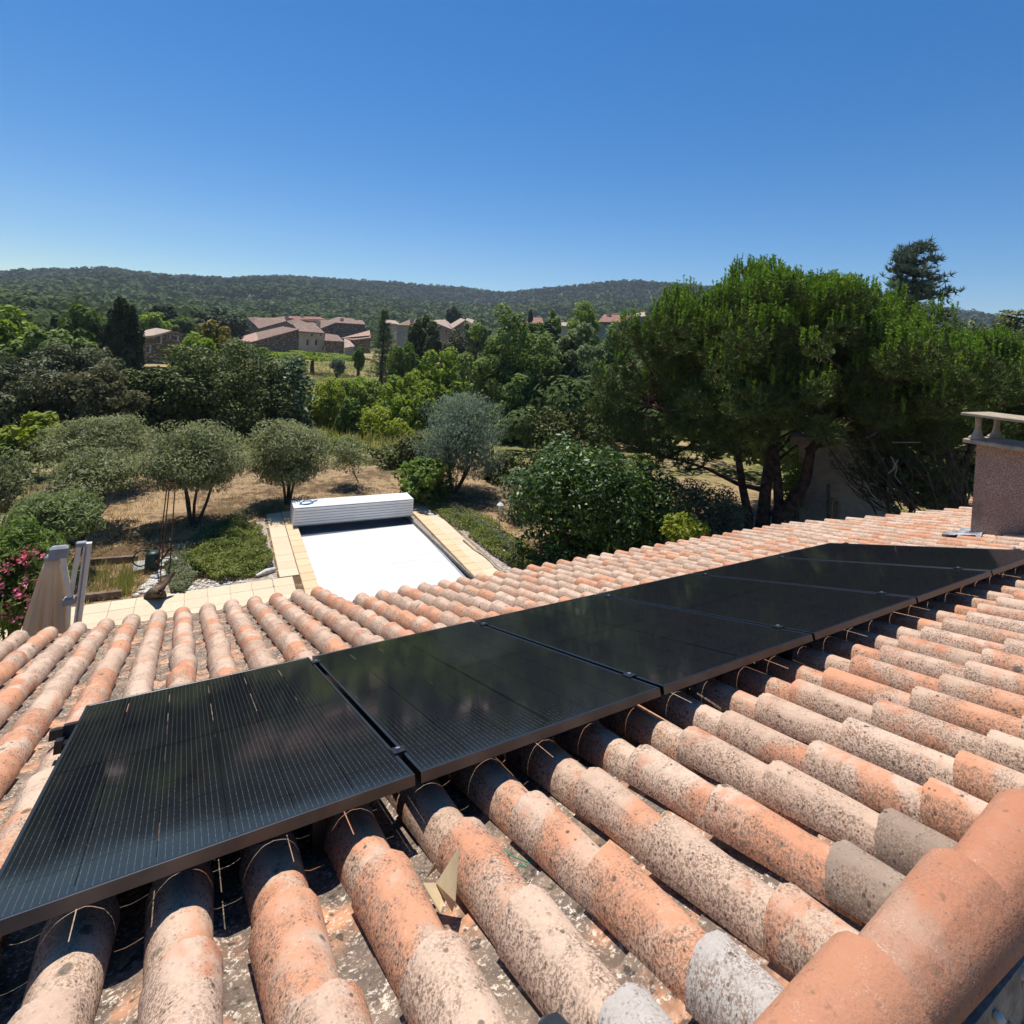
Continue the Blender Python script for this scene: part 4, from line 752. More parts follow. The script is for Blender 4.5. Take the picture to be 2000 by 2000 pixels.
# mid-distance trees: (name, label, uL, uR, vT, vB, dist, mat, n, lobes, size, aspect, lobe_r, extra)
mids = [
 ('holm_oak', 'large dark domed holm oak in the middle of the hedge line', 305, 545, 676, 905, 30, 'oak_leaf', 24000, 150, 0.17, 0.5, 0.17, {}),
 ('holm_oak', 'dark holm oak leaning against the large domed one on its left side', 228, 365, 724, 872, 29, 'oak_leaf', 12000, 80, 0.17, 0.5, 0.2, {}),
 ('white_tip_tree', 'rounded tree with whitish tips on the right flank of the dark holm oak', 505, 612, 700, 868, 31, 'white_tip_leaf', 9000, 60, 0.2, 0.55, 0.23, {}),
 ('grey_tree', 'grey-green evergreen filling the left edge of the hedge line', -90, 118, 700, 900, 28, 'grey_leaf', 15000, 110, 0.16, 0.5, 0.2, {}),
 ('grey_tree', 'grey-green rounded evergreen, second from the left in the hedge line', 60, 215, 678, 850, 30, 'grey_leaf', 13000, 90, 0.16, 0.5, 0.2, {}),
 ('brown_tree', 'brownish grey bushy tree in front of the dark holm oaks', 125, 262, 716, 850, 27, 'brown_grey_leaf', 9000, 70, 0.15, 0.5, 0.2, {}),
 ('grey_tree', 'low grey-green tree below the stone house at left', 170, 245, 688, 780, 33, 'grey_leaf', 4500, 40, 0.17, 0.5, 0.25, {}),
 ('fig_tree', 'bright green fig tree in front of the grey hedge at the left edge', 15, 108, 812, 905, 23.5, 'lime_leaf', 3200, 34, 0.19, 0.6, 0.28, {}),
 ('fig_tree', 'bright green low fig branch cut by the left edge of the photo', -60, 40, 858, 930, 23.5, 'mid_leaf', 2600, 30, 0.18, 0.6, 0.28, {}),
 ('walnut_tree', 'broad light green tree at the far left above the grey hedge', -70, 75, 615, 760, 42, 'acacia_leaf', 9000, 70, 0.32, 0.55, 0.22, {}),
 ('walnut_tree', 'light green leafy tree with feathery tops left of the dark cypress', 30, 135, 648, 760, 39, 'ash_leaf', 7000, 50, 0.32, 0.5, 0.22, {}),
 ('walnut_tree', 'light green leafy tree below the deep dark fir at left', 95, 190, 665, 770, 37, 'ash_leaf', 6000, 50, 0.3, 0.5, 0.22, {}),
 ('round_tree', 'rounded mid-green tree left of the deep dark fir', 118, 215, 604, 720, 60, 'mid_leaf', 9000, 60, 0.38, 0.55, 0.2, {}),
 ('dark_fir', 'tall nearly black conifer left of the stone house', 198, 272, 590, 770, 55, 'dark_conifer_leaf', 13000, 90, 0.42, 0.35, 0.17, dict(pear=0.35)),
 ('cypress', 'slim dark cypress standing alone at the left', 98, 113, 618, 672, 75, 'dark_conifer_leaf', 2200, 26, 0.35, 0.5, 0.3, dict(pear=0.3)),
 ('round_tree', 'bright green tree just above the roof of the lone stone house', 265, 330, 612, 672, 110, 'acacia_leaf', 4000, 40, 0.6, 0.55, 0.25, {}),
 ('dark_pine', 'dark tree crown behind the roof of the lone stone house', 290, 345, 598, 660, 125, 'dark_conifer_leaf', 3500, 36, 0.7, 0.5, 0.25, {}),
 ('round_tree', 'mid-green tree right of the lone stone house roof', 325, 378, 618, 672, 118, 'mid_leaf', 3000, 32, 0.65, 0.55, 0.25, {}),
 ('dark_pine', 'dark wide pine crown left of the village roofs', 375, 478, 606, 668, 140, 'dark_conifer_leaf', 5000, 50, 0.8, 0.5, 0.22, {}),
 ('acacia_tree', 'yellow-green tree with a rusty top, left of the village', 365, 452, 637, 740, 38, 'rust_leaf', 5500, 50, 0.32, 0.4, 0.24, {}),
 ('acacia_tree', 'yellow-green tree below the rusty-topped one', 345, 450, 664, 745, 35, 'acacia_leaf', 7000, 55, 0.3, 0.4, 0.22, {}),
 ('acacia_tree', 'grey-green loose tree before the stone barn of the village', 410, 520, 668, 730, 34, 'ash_grey_leaf', 5500, 50, 0.22, 0.45, 0.22, {}),
 ('lime_bush', 'lime green thicket right of the white-tipped tree', 590, 680, 742, 900, 33, 'lime_leaf', 8000, 70, 0.2, 0.45, 0.2, {}),
 ('lime_bush', 'lime green bushes below the meadow', 640, 760, 740, 830, 42, 'acacia_leaf', 8000, 70, 0.26, 0.45, 0.2, {}),
 ('dark_bush', 'dark green upright bush amid the lime green thicket', 658, 702, 782, 868, 30, 'mid_leaf', 4200, 30, 0.17, 0.5, 0.25, {}),
 ('lime_bush', 'lime green bushes in front, behind the young olive', 690, 800, 800, 900, 30, 'lime_leaf', 8500, 60, 0.18, 0.45, 0.2, {}),
 ('acacia_tree', 'bright acacia with rounded leaf clusters left of centre', 735, 850, 738, 880, 33, 'acacia_leaf', 9500, 70, 0.22, 0.45, 0.18, {}),
 ('lime_bush', 'dull green low bushes behind the round olive by the roller box', 600, 725, 855, 925, 26, 'olive_green_leaf', 7000, 50, 0.15, 0.4, 0.24, {}),
 ('dark_bush', 'dark hedge in the shade behind the young olive', 700, 830, 872, 940, 23.5, 'oak_leaf', 7000, 50, 0.14, 0.5, 0.24, {}),
 ('acacia_tree', 'tall acacia with bright clustered foliage at centre', 800, 925, 688, 860, 36, 'acacia_leaf', 12000, 70, 0.25, 0.45, 0.17, dict(open_=1)),
 ('dark_bush', 'dark bush left of the silver tree', 780, 850, 850, 935, 22.5, 'oak_leaf', 4500, 36, 0.13, 0.5, 0.25, {}),
 ('small_tree', 'small round green tree at the end of the meadow', 690, 712, 678, 722, 70, 'mid_leaf', 1800, 22, 0.3, 0.5, 0.3, {}),
 ('dry_field_bush', 'small bluish bush alone in the yellow meadow', 645, 676, 700, 732, 68, 'silver_leaf', 2200, 22, 0.3, 0.35, 0.3, {}),
 ('dark_pine', 'bushy dark pine right of the slender conifer', 760, 815, 672, 735, 58, 'mid_leaf', 4200, 40, 0.33, 0.3, 0.22, dict(up=(0, 0, 1))),
 ('dark_pine', 'dark green upright pine in front of the village', 796, 862, 620, 728, 62, 'oak_leaf', 7500, 56, 0.4, 0.45, 0.2, {}),
 ('dark_pine', 'grey-green pine with upright shoots left of the tall ash', 862, 912, 648, 730, 60, 'grey_leaf', 4200, 40, 0.36, 0.3, 0.22, dict(up=(0, 0, 1))),
 ('ash_tree', 'tall feathery ash tree at centre, its top above the village', 905, 1075, 615, 850, 34, 'ash_leaf', 22000, 110, 0.24, 0.45, 0.14, dict(open_=1)),
 ('ash_tree', 'tall grey-green ash right of centre', 1040, 1190, 640, 850, 36, 'ash_grey_leaf', 20000, 110, 0.24, 0.45, 0.14, dict(open_=1)),
 ('ash_tree', 'lower ash foliage behind the silver tree', 930, 1060, 740, 900, 31, 'ash_leaf', 10000, 80, 0.21, 0.45, 0.17, dict(open_=1)),
 ('ash_tree', 'dark lower foliage between the ash trees and the big pine', 1040, 1190, 790, 960, 27, 'oak_leaf', 10000, 80, 0.17, 0.5, 0.2, {}),
 ('dark_bush', 'shaded dark shrub right of the silver tree', 935, 1030, 880, 990, 21.5, 'oak_leaf', 6000, 45, 0.13, 0.5, 0.25, {}),
 ('dark_bush', 'shaded dark shrub behind the glossy tree', 1020, 1180, 880, 1010, 20.5, 'oak_leaf', 7000, 50, 0.14, 0.5, 0.25, {}),
 ('light_conifer', 'light green conical conifer in front of the reddish roof', 1108, 1172, 590, 680, 80, 'acacia_leaf', 5000, 40, 0.42, 0.35, 0.22, dict(pear=0.3, up=(0, 0, 1))),
 ('light_conifer', 'slender light green conifer between small village roofs', 1062, 1096, 606, 680, 82, 'acacia_leaf', 3000, 30, 0.42, 0.35, 0.22, dict(pear=0.4, up=(0, 0, 1))),
 ('dark_fir', 'small dark pointed fir behind the ash tree', 1050, 1088, 628, 675, 70, 'dark_conifer_leaf', 2600, 30, 0.36, 0.4, 0.22, dict(pear=0.5)),
 ('cypress', 'tiny dark cypress on the village skyline', 1030, 1043, 606, 632, 150, 'dark_conifer_leaf', 800, 14, 0.7, 0.5, 0.3, dict(pear=0.5)),
 ('dark_fir', 'dark cedar rising behind the village roofs', 870, 902, 600, 640, 170, 'dark_conifer_leaf', 2200, 26, 0.9, 0.5, 0.25, dict(pear=0.3)),
 ('round_tree', 'grey-green tree masking the foot of the village houses at centre', 905, 960, 625, 690, 75, 'ash_grey_leaf', 4500, 40, 0.42, 0.5, 0.22, {}),
 ('round_tree', 'green tree in front of the gap between the tall ash trees', 1010, 1075, 632, 700, 66, 'mid_leaf', 5000, 40, 0.38, 0.5, 0.22, {}),
 ('round_tree', 'green tree below the big reddish roof', 1165, 1240, 640, 720, 55, 'ash_leaf', 5000, 44, 0.32, 0.5, 0.22, {}),
 ('dark_bush', 'dark ivy bush at the foot of the stone barn', 465, 535, 676, 720, 100, 'mid_leaf', 2600, 30, 0.5, 0.5, 0.25, {}),
 ('dark_bush', 'low green growth along the foot of the village houses', 535, 690, 688, 704, 96, 'acacia_leaf', 3500, 50, 0.45, 0.5, 0.14, {}),
 ('right_tree', 'dark rounded tree at the right edge behind the second pine', 1850, 2060, 622, 780, 46, 'oak_leaf', 13000, 90, 0.3, 0.5, 0.18, {}),
 ('right_tree', 'green tree low at the right edge above the chimney', 1880, 2080, 690, 850, 33, 'mid_leaf', 11000, 80, 0.24, 0.5, 0.18, {}),
 ('right_tree', 'blue-green tree between the big pine and the right edge', 1780, 1950, 640, 790, 52, 'cedar_needle', 8000, 60, 0.32, 0.4, 0.2, {}),
 ('background_tree', 'dark foliage seen through the gap under the big pine', 1540, 1760, 740, 880, 45, 'oak_leaf', 10000, 80, 0.3, 0.5, 0.2, {}),
 ('background_tree', 'dry brownish tree behind the pine trunks', 1380, 1520, 800, 900, 40, 'brown_grey_leaf', 5000, 60, 0.26, 0.5, 0.2, {}),
 ('background_tree', 'shaded foliage behind the second pine, left of the chimney', 1720, 1920, 800, 960, 30, 'oak_leaf', 11000, 80, 0.22, 0.5, 0.2, {}),
 ('background_tree', 'dark green foliage behind the left side of the big pine', 1180, 1330, 700, 880, 38, 'ash_grey_leaf', 9000, 80, 0.26, 0.5, 0.18, {}),
]
for q, (nm, lb, uL, uR, vT, vB, ds, mt, n, lo_, sz, asp, lr, ex) in enumerate(mids):
    tree(nm, lb, 'tree' if 'bush' not in nm else 'bush', uL, uR, vT, vB, ds, mt, n, lo_, sz, asp, lr, trunk_r=0.004 * ds, seed=100 + q, **ex)
# dark leaning trunk in the ash
at_ = MB(); b0 = Vector(at(985, 870, 33)); tk = thing('leaning_tree', 'dark bare leaning trunk in front of the tall ash at centre', 'tree trunk', (b0.x, b0.y, tz(b0.x, b0.y))); L0 = Vector(tk.location)
at_.tube([Vector((0, 0, -0.2)), b0 - L0, Vector(at(1012, 820, 33)) - L0, Vector(at(1024, 770, 33)) - L0, Vector(at(1040, 728, 33)) - L0], [0.2, 0.17, 0.14, 0.1, 0.05], 8); at_.tube([Vector(at(1018, 795, 33)) - L0, Vector(at(1008, 750, 33)) - L0, Vector(at(1004, 715, 33)) - L0], [0.09, 0.06, 0.03], 6); at_.obj('trunk', 'bark', tk, True)

def needles(C, D, k, ln, wd, rng, spread=0.9):
    n = len(C); C2 = np.repeat(C, k, 0); D2 = np.repeat(D, k, 0) + unit(n * k, rng) * spread; D2 /= np.linalg.norm(D2, axis=1)[:, None]; b = np.cross(D2, unit(n * k, rng)); b /= np.linalg.norm(b, axis=1)[:, None] + 1e-9
    h = (ln * rng.uniform(0.7, 1.2, n * k))[:, None]; V = np.empty((n * k, 3, 3)); V[:, 0] = C2 - b * wd / 2; V[:, 1] = C2 + b * wd / 2; V[:, 2] = C2 + D2 * h; return V.reshape(-1, 3)
def slender(name, label, u, vT, vB, ru, dist, mat, seed):
    rng = np.random.default_rng(seed); b = at(u, vB, dist); x, y = b[0], b[1]; z0 = tz(x, y); top = at(u, vT, dist)[2]; R = px_m(ru, b); H = top - z0; o = thing(name, label, 'conifer', (x, y, z0))
    m_ = MB(); m_.tube([(0, 0, -0.2), (0, 0, H * 0.5), (0, 0, H * 0.97)], [H * 0.022, H * 0.015, 0.02], 7); C, D = [], []
    for q in range(130):
        t = rng.uniform(0.12, 0.97); an = rng.uniform(0, 2 * PI); L_ = R * (1 - t) ** 0.6 * rng.uniform(0.5, 1.1) * 1.15; e = Vector((L_ * math.cos(an), L_ * math.sin(an), H * t + L_ * 0.12)); a = Vector((0, 0, H * t)); m_.tube([a, a.lerp(e, 0.6), e], [0.03, 0.02, 0.006], 4, False)
        for s in range(16): f = rng.uniform(0.2, 1.05); C.append(np.array(a.lerp(e, f)) + rng.normal(size=3) * R * 0.06); D.append(np.array(e - a) / max(L_, .1) + np.array([0, 0, -0.1]))
    m_.obj('trunk', 'bark', o, True); link('crown', fast_mesh('crown', needles(np.array(C), np.array(D), 9, R * 0.16, R * 0.02, rng, 1.1), mat, 3), o)
slender('slender_conifer', 'tall thin conifer with an open see-through crown before the village', 744, 600, 735, 32, 62, 'ash_grey_leaf', 31)

def V3_(p): return Vector(tuple(float(c) for c in p))
# umbrella-like pines with bright upright shoots
def pine(name, label, uL, uR, vT, vB, dist, seed, boughs, tufts, stems, candles, ry=0.85, candle_h=0.36, low=-0.55, extra=()):
    rng = np.random.default_rng(seed); rg_ = random.Random(seed); uc, vc = (uL + uR) / 2, (vT + vB) / 2; c = at(uc, vc, dist); top = at(uc, vT, dist)[2]; bot = at(uc, vB, dist)[2]; rx = px_m((uR - uL) / 2, c); rz = (top - bot) / 2; ryy = rx * ry
    g0 = np.array(stems[0][0][0]); x, y = float(g0[0]), float(g0[1]); z0 = tz(x, y); o = thing(name, label, 'pine tree', (x, y, z0)); O = Vector((x, y, z0)); cc = Vector((c[0], c[1], (top + bot) / 2)) - O
    m_ = MB(); forks = []
    for pts, r0, r1 in stems:
        P = [Vector(p) - O for p in pts]; rr = np.linspace(r0, r1, len(P)); m_.tube(P, list(rr), 9); forks += [P[i_].lerp(P[i_ + 1], f_) for i_ in range(len(P) // 2 - 1, len(P) - 1) for f_ in (0.1, 0.4, 0.7, 1.0)]
    d = unit(boughs * 3, rng); d = d[d[:, 2] > low][:boughs]; rr = rng.uniform(0.55, 1.03, len(d)); P = d * rr[:, None]
    core = unit(1500, rng) * rng.uniform(0, 0.7, 1500)[:, None] ** 0.5 * np.array([rx, ryy, rz]) * 0.8 + np.array(cc); fl = 1 - 0.12 * (P[:, 2] > 0.3); P = P * np.array([rx, ryy, rz]) * fl[:, None]; P = np.vstack([P] + [np.array([list(V3_(at(u, v, dist - 0.8)) - O - cc)]) for u, v in extra]); lobe = np.minimum(rx, rz) * rng.uniform(0.10, 0.21, len(P)); C, D, CC = [], [], []
    for p, lr in zip(P, lobe):
        tip = Vector(p) + cc; f = min(forks, key=lambda q: (q - tip).length + rg_.uniform(0, 2.2)); mid = f.lerp(tip, 0.5) + Vector((0, 0, -0.25 * lr)); m_.tube([f, mid, tip], [0.045, 0.03, 0.012], 5, False)
        k = int(tufts * (lr / lobe.mean()) ** 2); e = unit(k, rng); e[:, 2] = e[:, 2] * 0.75 + 0.15; q = rng.uniform(0.55, 1, k)[:, None]; C.append(np.array(tip) + e * lr * q * np.array([0.95, 0.95, 1.05])); D.append(e * 0.5 + np.array([0, 0, 0.75]))
        if candles and p[2] > -0.35 * rz:
            kc = int(candles * (0.25 + 1.9 * max(0, p[2] / rz + 0.05)) * rng.uniform(0.5, 1.4)); e = unit(kc, rng); e[:, 2] = np.abs(e[:, 2]) * 0.7 + 0.25; CC.append(np.array(tip) + e * lr * np.array([0.95, 0.95, 0.95]))
    C = np.vstack(C); D = np.vstack(D)
    m_.obj('trunk', 'pine_bark', o, True); link('crown', fast_mesh('crown', needles(C, D, 5, 0.17, 0.031, rng, 0.95), 'pine_needle', 3), o); link('inner_foliage', fast_mesh('inner_foliage', leaves(core, unit(len(core), rng), 0.42, 0.35, 1, rng), 'pine_needle'), o)
    if CC:
        CC = np.vstack(CC); n = len(CC); hgt = candle_h * rng.uniform(0.6, 1.2, n); k = 30; t = rng.uniform(0, 1, (n, k)); base = np.repeat(CC, k, 0); ax = np.tile([0, 0, 1.0], (n, 1)) + rng.normal(size=(n, 3)) * 0.05; pos = base + (np.repeat(ax, k, 0) * (t * hgt[:, None]).reshape(-1, 1)); dr = unit(n * k, rng); dr[:, 2] = 0.7
        o2 = link('young_shoots', fast_mesh('young_shoots', needles(pos, dr, 1, 0.078, 0.036, rng, 0.2), 'pine_candle', 3), o); o2['kind'] = 'stuff'
    return o
g = lambda u, v, d: at(u, v, d)
gnd = lambda u, d: np.array([g(u, 1000, d)[0], g(u, 1000, d)[1], tz(g(u, 1000, d)[0], g(u, 1000, d)[1]) - 0.1])
st1 = [([gnd(1490, 19.5), g(1490, 1020, 19.5), g(1495, 960, 19.5), g(1505, 880, 19.5), g(1505, 800, 19.5), g(1500, 700, 19.5)], 0.25, 0.07),
       ([gnd(1462, 19.2), g(1462, 1010, 19.2), g(1450, 950, 19.2), g(1440, 880, 19.0), g(1418, 800, 18.8), g(1390, 700, 18.6)], 0.17, 0.05),
       ([gnd(1520, 19.5), g(1522, 1000, 19.5), g(1518, 930, 19.5), g(1512, 860, 19.6), g(1540, 760, 19.8)], 0.20, 0.06),
       ([g(1515, 1010, 19.5), g(1545, 985, 19.4), g(1572, 940, 19.3), g(1584, 880, 19.2), g(1640, 800, 19.0), g(1720, 720, 18.8)], 0.24, 0.06),
       ([g(1500, 960, 19.5), g(1440, 945, 19.3), g(1380, 915, 19), g(1300, 890, 18.8)], 0.08, 0.03), ([g(1575, 880, 19.3), g(1660, 830, 19.2), g(1760, 800, 19.2)], 0.09, 0.03), ([g(1445, 890, 19), g(1360, 830, 18.8), g(1270, 790, 18.6)], 0.08, 0.03)]
pine('umbrella_pine', 'huge umbrella pine with a broad dark crown and upright bright shoots, right of centre', 1192, 1888, 528, 905, 19.5, 41, 500, 155, st1, 20, candle_h=0.40, low=-0.7, extra=[(1170, 800), (1190, 850), (1215, 800), (1240, 870), (1180, 750), (1270, 900), (1260, 840), (1300, 880), (1335, 910), (1220, 720), (1200, 770), (1380, 880), (1420, 840), (1230, 830), (1700, 850), (1740, 870), (1660, 840), (1780, 850), (1620, 830), (1820, 860)])
st2 = [([gnd(1862, 25), g(1862, 1000, 25), g(1868, 930, 25), g(1850, 860, 25), g(1860, 780, 25)], 0.30, 0.1), ([g(1866, 960, 25), g(1835, 900, 25), g(1825, 820, 25)], 0.16, 0.06), ([g(1868, 940, 25), g(1900, 870, 25), g(1930, 790, 25)], 0.14, 0.05)]
pine('umbrella_pine', 'second umbrella pine behind the chimney at the right edge', 1745, 2080, 660, 900, 25, 43, 170, 140, st2, 12, candle_h=0.4)
# lower dead twigs of the pine
m_ = MB(); rg_ = random.Random(12); b0 = Vector(gnd(1850, 19)); dt = thing('dead_branches', 'bare twisting dead branches in front of the second pine trunk', 'branches', tuple(b0))
for q in range(70):
    u0, v0 = rg_.uniform(1700, 1890), rg_.uniform(960, 1010); u1 = u0 - rg_.uniform(10, 130); v1 = v0 - rg_.uniform(60, 170); d = rg_.uniform(17.6, 19.6); p0, p1 = Vector(at(u0, v0, d)), Vector(at(u1, v1, d - 0.5)); md = p0.lerp(p1, 0.5) + Vector((rg_.uniform(-.3, .3), rg_.uniform(-.3, .3), rg_.uniform(-.4, .2))); m_.tube([p0 - b0, md - b0, p1 - b0], [0.024, 0.016, 0.005], 5, False)
m_.obj('twigs', 'bark', dt); m_ = MB()
for (P) in (((1688, 940), (1702, 965), (1718, 980)), ((1700, 972), (1712, 978)), ((1740, 892), (1752, 912), (1748, 930), (1760, 945)), ((1754, 898), (1744, 915)), ((1735, 925), (1752, 910)), ((1690, 856), (1708, 848)), ((1790, 820), (1808, 812)), ((1742, 864), (1798, 864))):
    m_.tube([Vector(at(u, v, 17.5)) - b0 for u, v in P], 0.014, 5, False)
m_.obj('pale_twigs', 'pale_twig', dt)
# needle foliage hanging low between trunks and chimney
tree('low_pine_foliage', 'thin hanging pine foliage low between the trunks and the chimney', 'tree', 1660, 1860, 850, 1000, 19.2, 'pine_needle', 8000, 110, 0.15, 0.12, 0.13, stems=3, trunk_r=0.05, seed=45, open_=1, bark='pine_bark')
# cedar beyond the big pine, sparse dark crown in layers
def layered(name, label, u, vT, vB, ru, dist, mat, seed):
    rng = np.random.default_rng(seed); b = at(u, vB, dist); x, y = b[0], b[1]; z0 = tz(x, y); top = at(u, vT, dist)[2]; bot = b[2]; R = px_m(ru, b); o = thing(name, label, 'cedar', (x, y, z0)); m_ = MB(); H = top - z0; m_.tube([(0, 0, -0.3), (0, 0, H * .6), (0.1, 0, H * .98)], [0.5, 0.3, 0.05], 8); C, D = [], []
    for q in range(46):
        t = rng.uniform(0, 1); z = (bot - z0) + (H - (bot - z0)) * t; an = rng.uniform(0, 2 * PI); L_ = R * (1.05 - t * 0.75) * rng.uniform(0.5, 1.15); e = Vector((L_ * math.cos(an), L_ * math.sin(an), z + L_ * 0.22)); a = Vector((0, 0, z)); m_.tube([a, a.lerp(e, .5), e], [0.1, 0.07, 0.02], 5, False)
        for s in range(15): f = rng.uniform(0.45, 1.05); C.append(np.array(a.lerp(e, f)) + rng.normal(size=3) * np.array([.35, .35, .12])); D.append(np.array([0, 0, 0.8]))
    m_.obj('trunk', 'bark', o, True); link('crown', fast_mesh('crown', needles(np.array(C), np.array(D), 12, 0.42, 0.075, rng, 1.0), mat, 3), o)
layered('cedar', 'sparse grey-green cedar top sticking up behind the big pine', 1778, 482, 640, 72, 44, 'cedar_needle', 51)

# ---------------------------------------------------------------- village and houses
def V3(p): return Vector(tuple(float(c) for c in p))
def wallp(name, P, dist, mat, parent, back=7.0, base_drop=0, dists=None):
    pts = [V3(at(u, v, dists[i] if dists else dist)) - parent.location for i, (u, v) in enumerate(P)]; d = V3(at(P[0][0], P[0][1], 1.0)) - Vector((0, 0, EYE)); d.z = 0; d.normalize()
    return MB().prism(pts, d * back).obj(name, mat, parent)
def roofp(P, ds, mat, parent, th=0.28, name='roof'):
    pts = [V3(at(u, v, d)) - parent.location for (u, v), d in zip(P, ds)]; return MB().prism(pts, Vector((0, 0, -th))).obj(name, mat, parent)
def window(u, v, w_, h_, dist, parent, frame='pale_stone_trim', pane='blue_shutter', name='window'):
    d = dist - 0.08; c = at(u, v, d); hw_, hh2 = px_m(w_ / 2, c), px_m(h_ / 2, c); r = V3(RIGHT); r.z = 0; r.normalize(); f = Vector((r.y * -1, r.x, 0)); o = V3(c) - parent.location
    def bxm(a0, a1, z0, z1, d0, d1): return [(o + r * a + f * dd + Vector((0, 0, z))) for dd in (d0, d1) for (a, z) in ((a0, z0), (a1, z0), (a1, z1), (a0, z1))]
    F = [(0, 1, 2, 3), (7, 6, 5, 4), (0, 4, 5, 1), (1, 5, 6, 2), (2, 6, 7, 3), (3, 7, 4, 0)]; t = hw_ * 0.28; m_ = MB()
    for a in ((-hw_ - t, -hw_, -hh2 - t, hh2 + t), (hw_, hw_ + t, -hh2 - t, hh2 + t), (-hw_, hw_, hh2, hh2 + t), (-hw_, hw_, -hh2 - t, -hh2)): m_.add(bxm(*a, -0.06, 0.14), F)
    wo = m_.obj(name, frame, parent); m_ = MB(); m_.add(bxm(-hw_, hw_, -hh2, hh2, 0.0, 0.10), F); m_.obj('pane', pane, wo)
def hs(label, u, dist, vg=690):
    p = at(u, vg, dist); return thing('village_house', label, 'house', (p[0], p[1], tz(p[0], p[1])), 0, 'stone houses of the village' if 'lone' not in label else None)
def B(dist, u, dv=0.0):          # photo row where the ground shows at that distance
    p = at(u, 650, dist); z = tz(p[0], p[1]) - 0.6; r = (z - EYE) / dist; return 667 + (-(r) * FPX / 1.0) * 1.0 + (-7 + 0.0699 * (u - 1000)) + 2
LH = hs('lone two-storey stone house with blue shutters between dark trees at left', 310, 92); gb = 700
wallp('wall', [(264.4, 659), (302.5, 653.5), (331, 646.5), (355, 652), (355, 705), (264.4, 705)], 92, 'brown_stone', LH, 8)
roofp([(261.5, 658.5), (303, 654.6), (335, 645.5), (305.6, 640.4), (274.5, 646.6)], [91.4, 91.4, 91.6, 101, 99], 'pale_tile_roof', LH); roofp([(335, 645.6), (358, 652), (330, 646), (305.6, 640.5)], [91.5, 91.5, 101, 101], 'old_tile_roof', LH)
for (u, v, a, b) in ((308.7, 663, 10, 15), (288, 682, 9.5, 13), (309.5, 686, 7, 10), (342, 660.5, 9, 9), (329.5, 657, 4, 7)): window(u, v, a, b, 92, LH)
HB_ = hs('large stone barn with a long sloping roof edge and pinkish tiles in front', 520, 140)
wallp('wall', [(462, 674.5), (584, 643.5), (582, 697), (462, 712)], 140, 'grey_stone', HB_, 9); roofp([(453, 663), (460, 675), (505, 664), (500, 649)], [150, 139.3, 139.3, 152], 'pink_tile_roof', HB_); roofp([(500, 649.2), (505, 664), (584.5, 642.6), (552, 637.5)], [152, 139.3, 139.3, 153], 'old_tile_roof', HB_)
H4 = hs('stone house with two tall framed windows and two small square ones', 608, 139)
wallp('wall', [(584.6, 645.5), (633.2, 649.5), (633, 697), (583, 697)], 139, 'tan_plaster', H4, 9); roofp([(583, 646.5), (634.5, 650.4), (613, 629.5), (570, 631)], [138.3, 138.3, 149, 149], 'old_tile_roof', H4)
for (u, v, a, b) in ((600, 668.8, 5.5, 11), (617, 668.8, 5.5, 11)): window(u, v, a, b, 139, H4, pane='window_dark')
for (u, v, a, b) in ((609, 654.2, 3.6, 5.5), (627, 654, 2.8, 4), (631, 680, 2.6, 6)): window(u, v, a, b, 139, H4, 'tan_plaster', 'window_dark')
H5 = hs('low stone annex on the right of the windowed house', 652, 138); wallp('wall', [(633.8, 665), (671.5, 667), (671.5, 697), (633.8, 697)], 138, 'brown_stone', H5, 7); roofp([(633.5, 664.8), (672.5, 667), (660, 654.5), (635.5, 651)], [137.3, 137.3, 146, 146], 'old_tile_roof', H5)
H8 = hs('small shed with a pale roof at the right end of the annex', 682, 137); wallp('wall', [(672.5, 679), (692, 675.5), (692, 697), (672.5, 697)], 137, 'grey_plaster', H8, 5); roofp([(672.3, 679), (693, 676), (683, 665), (672.3, 661.5)], [136.4, 136.4, 142, 142], 'pale_tile_roof', H8)
H7 = hs('long low building with a pink lean-to roof behind the small shed', 700, 148); wallp('wall', [(668, 660), (722, 655), (724, 690), (680, 690)], 148, 'brown_stone', H7, 7); roofp([(666.6, 660), (690, 663.5), (724, 659), (722, 645)], [148, 147, 147, 156], 'pink_tile_roof', H7)
H6 = hs('stone house with a low gable and one narrow window behind the annex', 670, 158); wallp('wall', [(628, 640.8), (655, 630.8), (713, 634), (713, 680), (628, 680)], 158, 'grey_stone', H6, 9); roofp([(627, 641.2), (655.5, 630), (673, 626), (625, 625.5), (612, 635)], [157.4, 157.4, 168, 170, 166], 'old_tile_roof', H6); roofp([(655.5, 629.9), (714, 633.5), (708, 625), (673, 625.9)], [157.4, 157.4, 168, 168], 'old_tile_roof', H6); window(647.5, 645, 3, 9, 158, H6, 'grey_stone', 'window_dark')
H2 = hs('house with a low gable between the barn and the left end house', 545, 156); wallp('wall', [(506, 641.3), (559, 627.8), (580, 641), (580, 690), (506, 690)], 156, 'rose_plaster', H2, 9); roofp([(505, 641.6), (559, 627), (556, 620.5), (508, 620.5), (486, 621)], [155.4, 155.4, 166, 168, 168], 'old_tile_roof', H2); roofp([(559, 627), (582, 642), (606, 633), (580, 622)], [155.4, 155.4, 166, 166], 'old_tile_roof', H2)
H1 = hs('end house of the village with a dark gable wall facing left', 492, 162); wallp('wall', [(479.5, 640), (482, 620.5), (504, 641), (506, 690), (479, 690)], 162, 'grey_plaster', H1, 8); roofp([(482, 619.6), (505.5, 641.6), (525, 633), (505, 619)], [161.3, 161.3, 171, 171], 'old_tile_roof', H1)
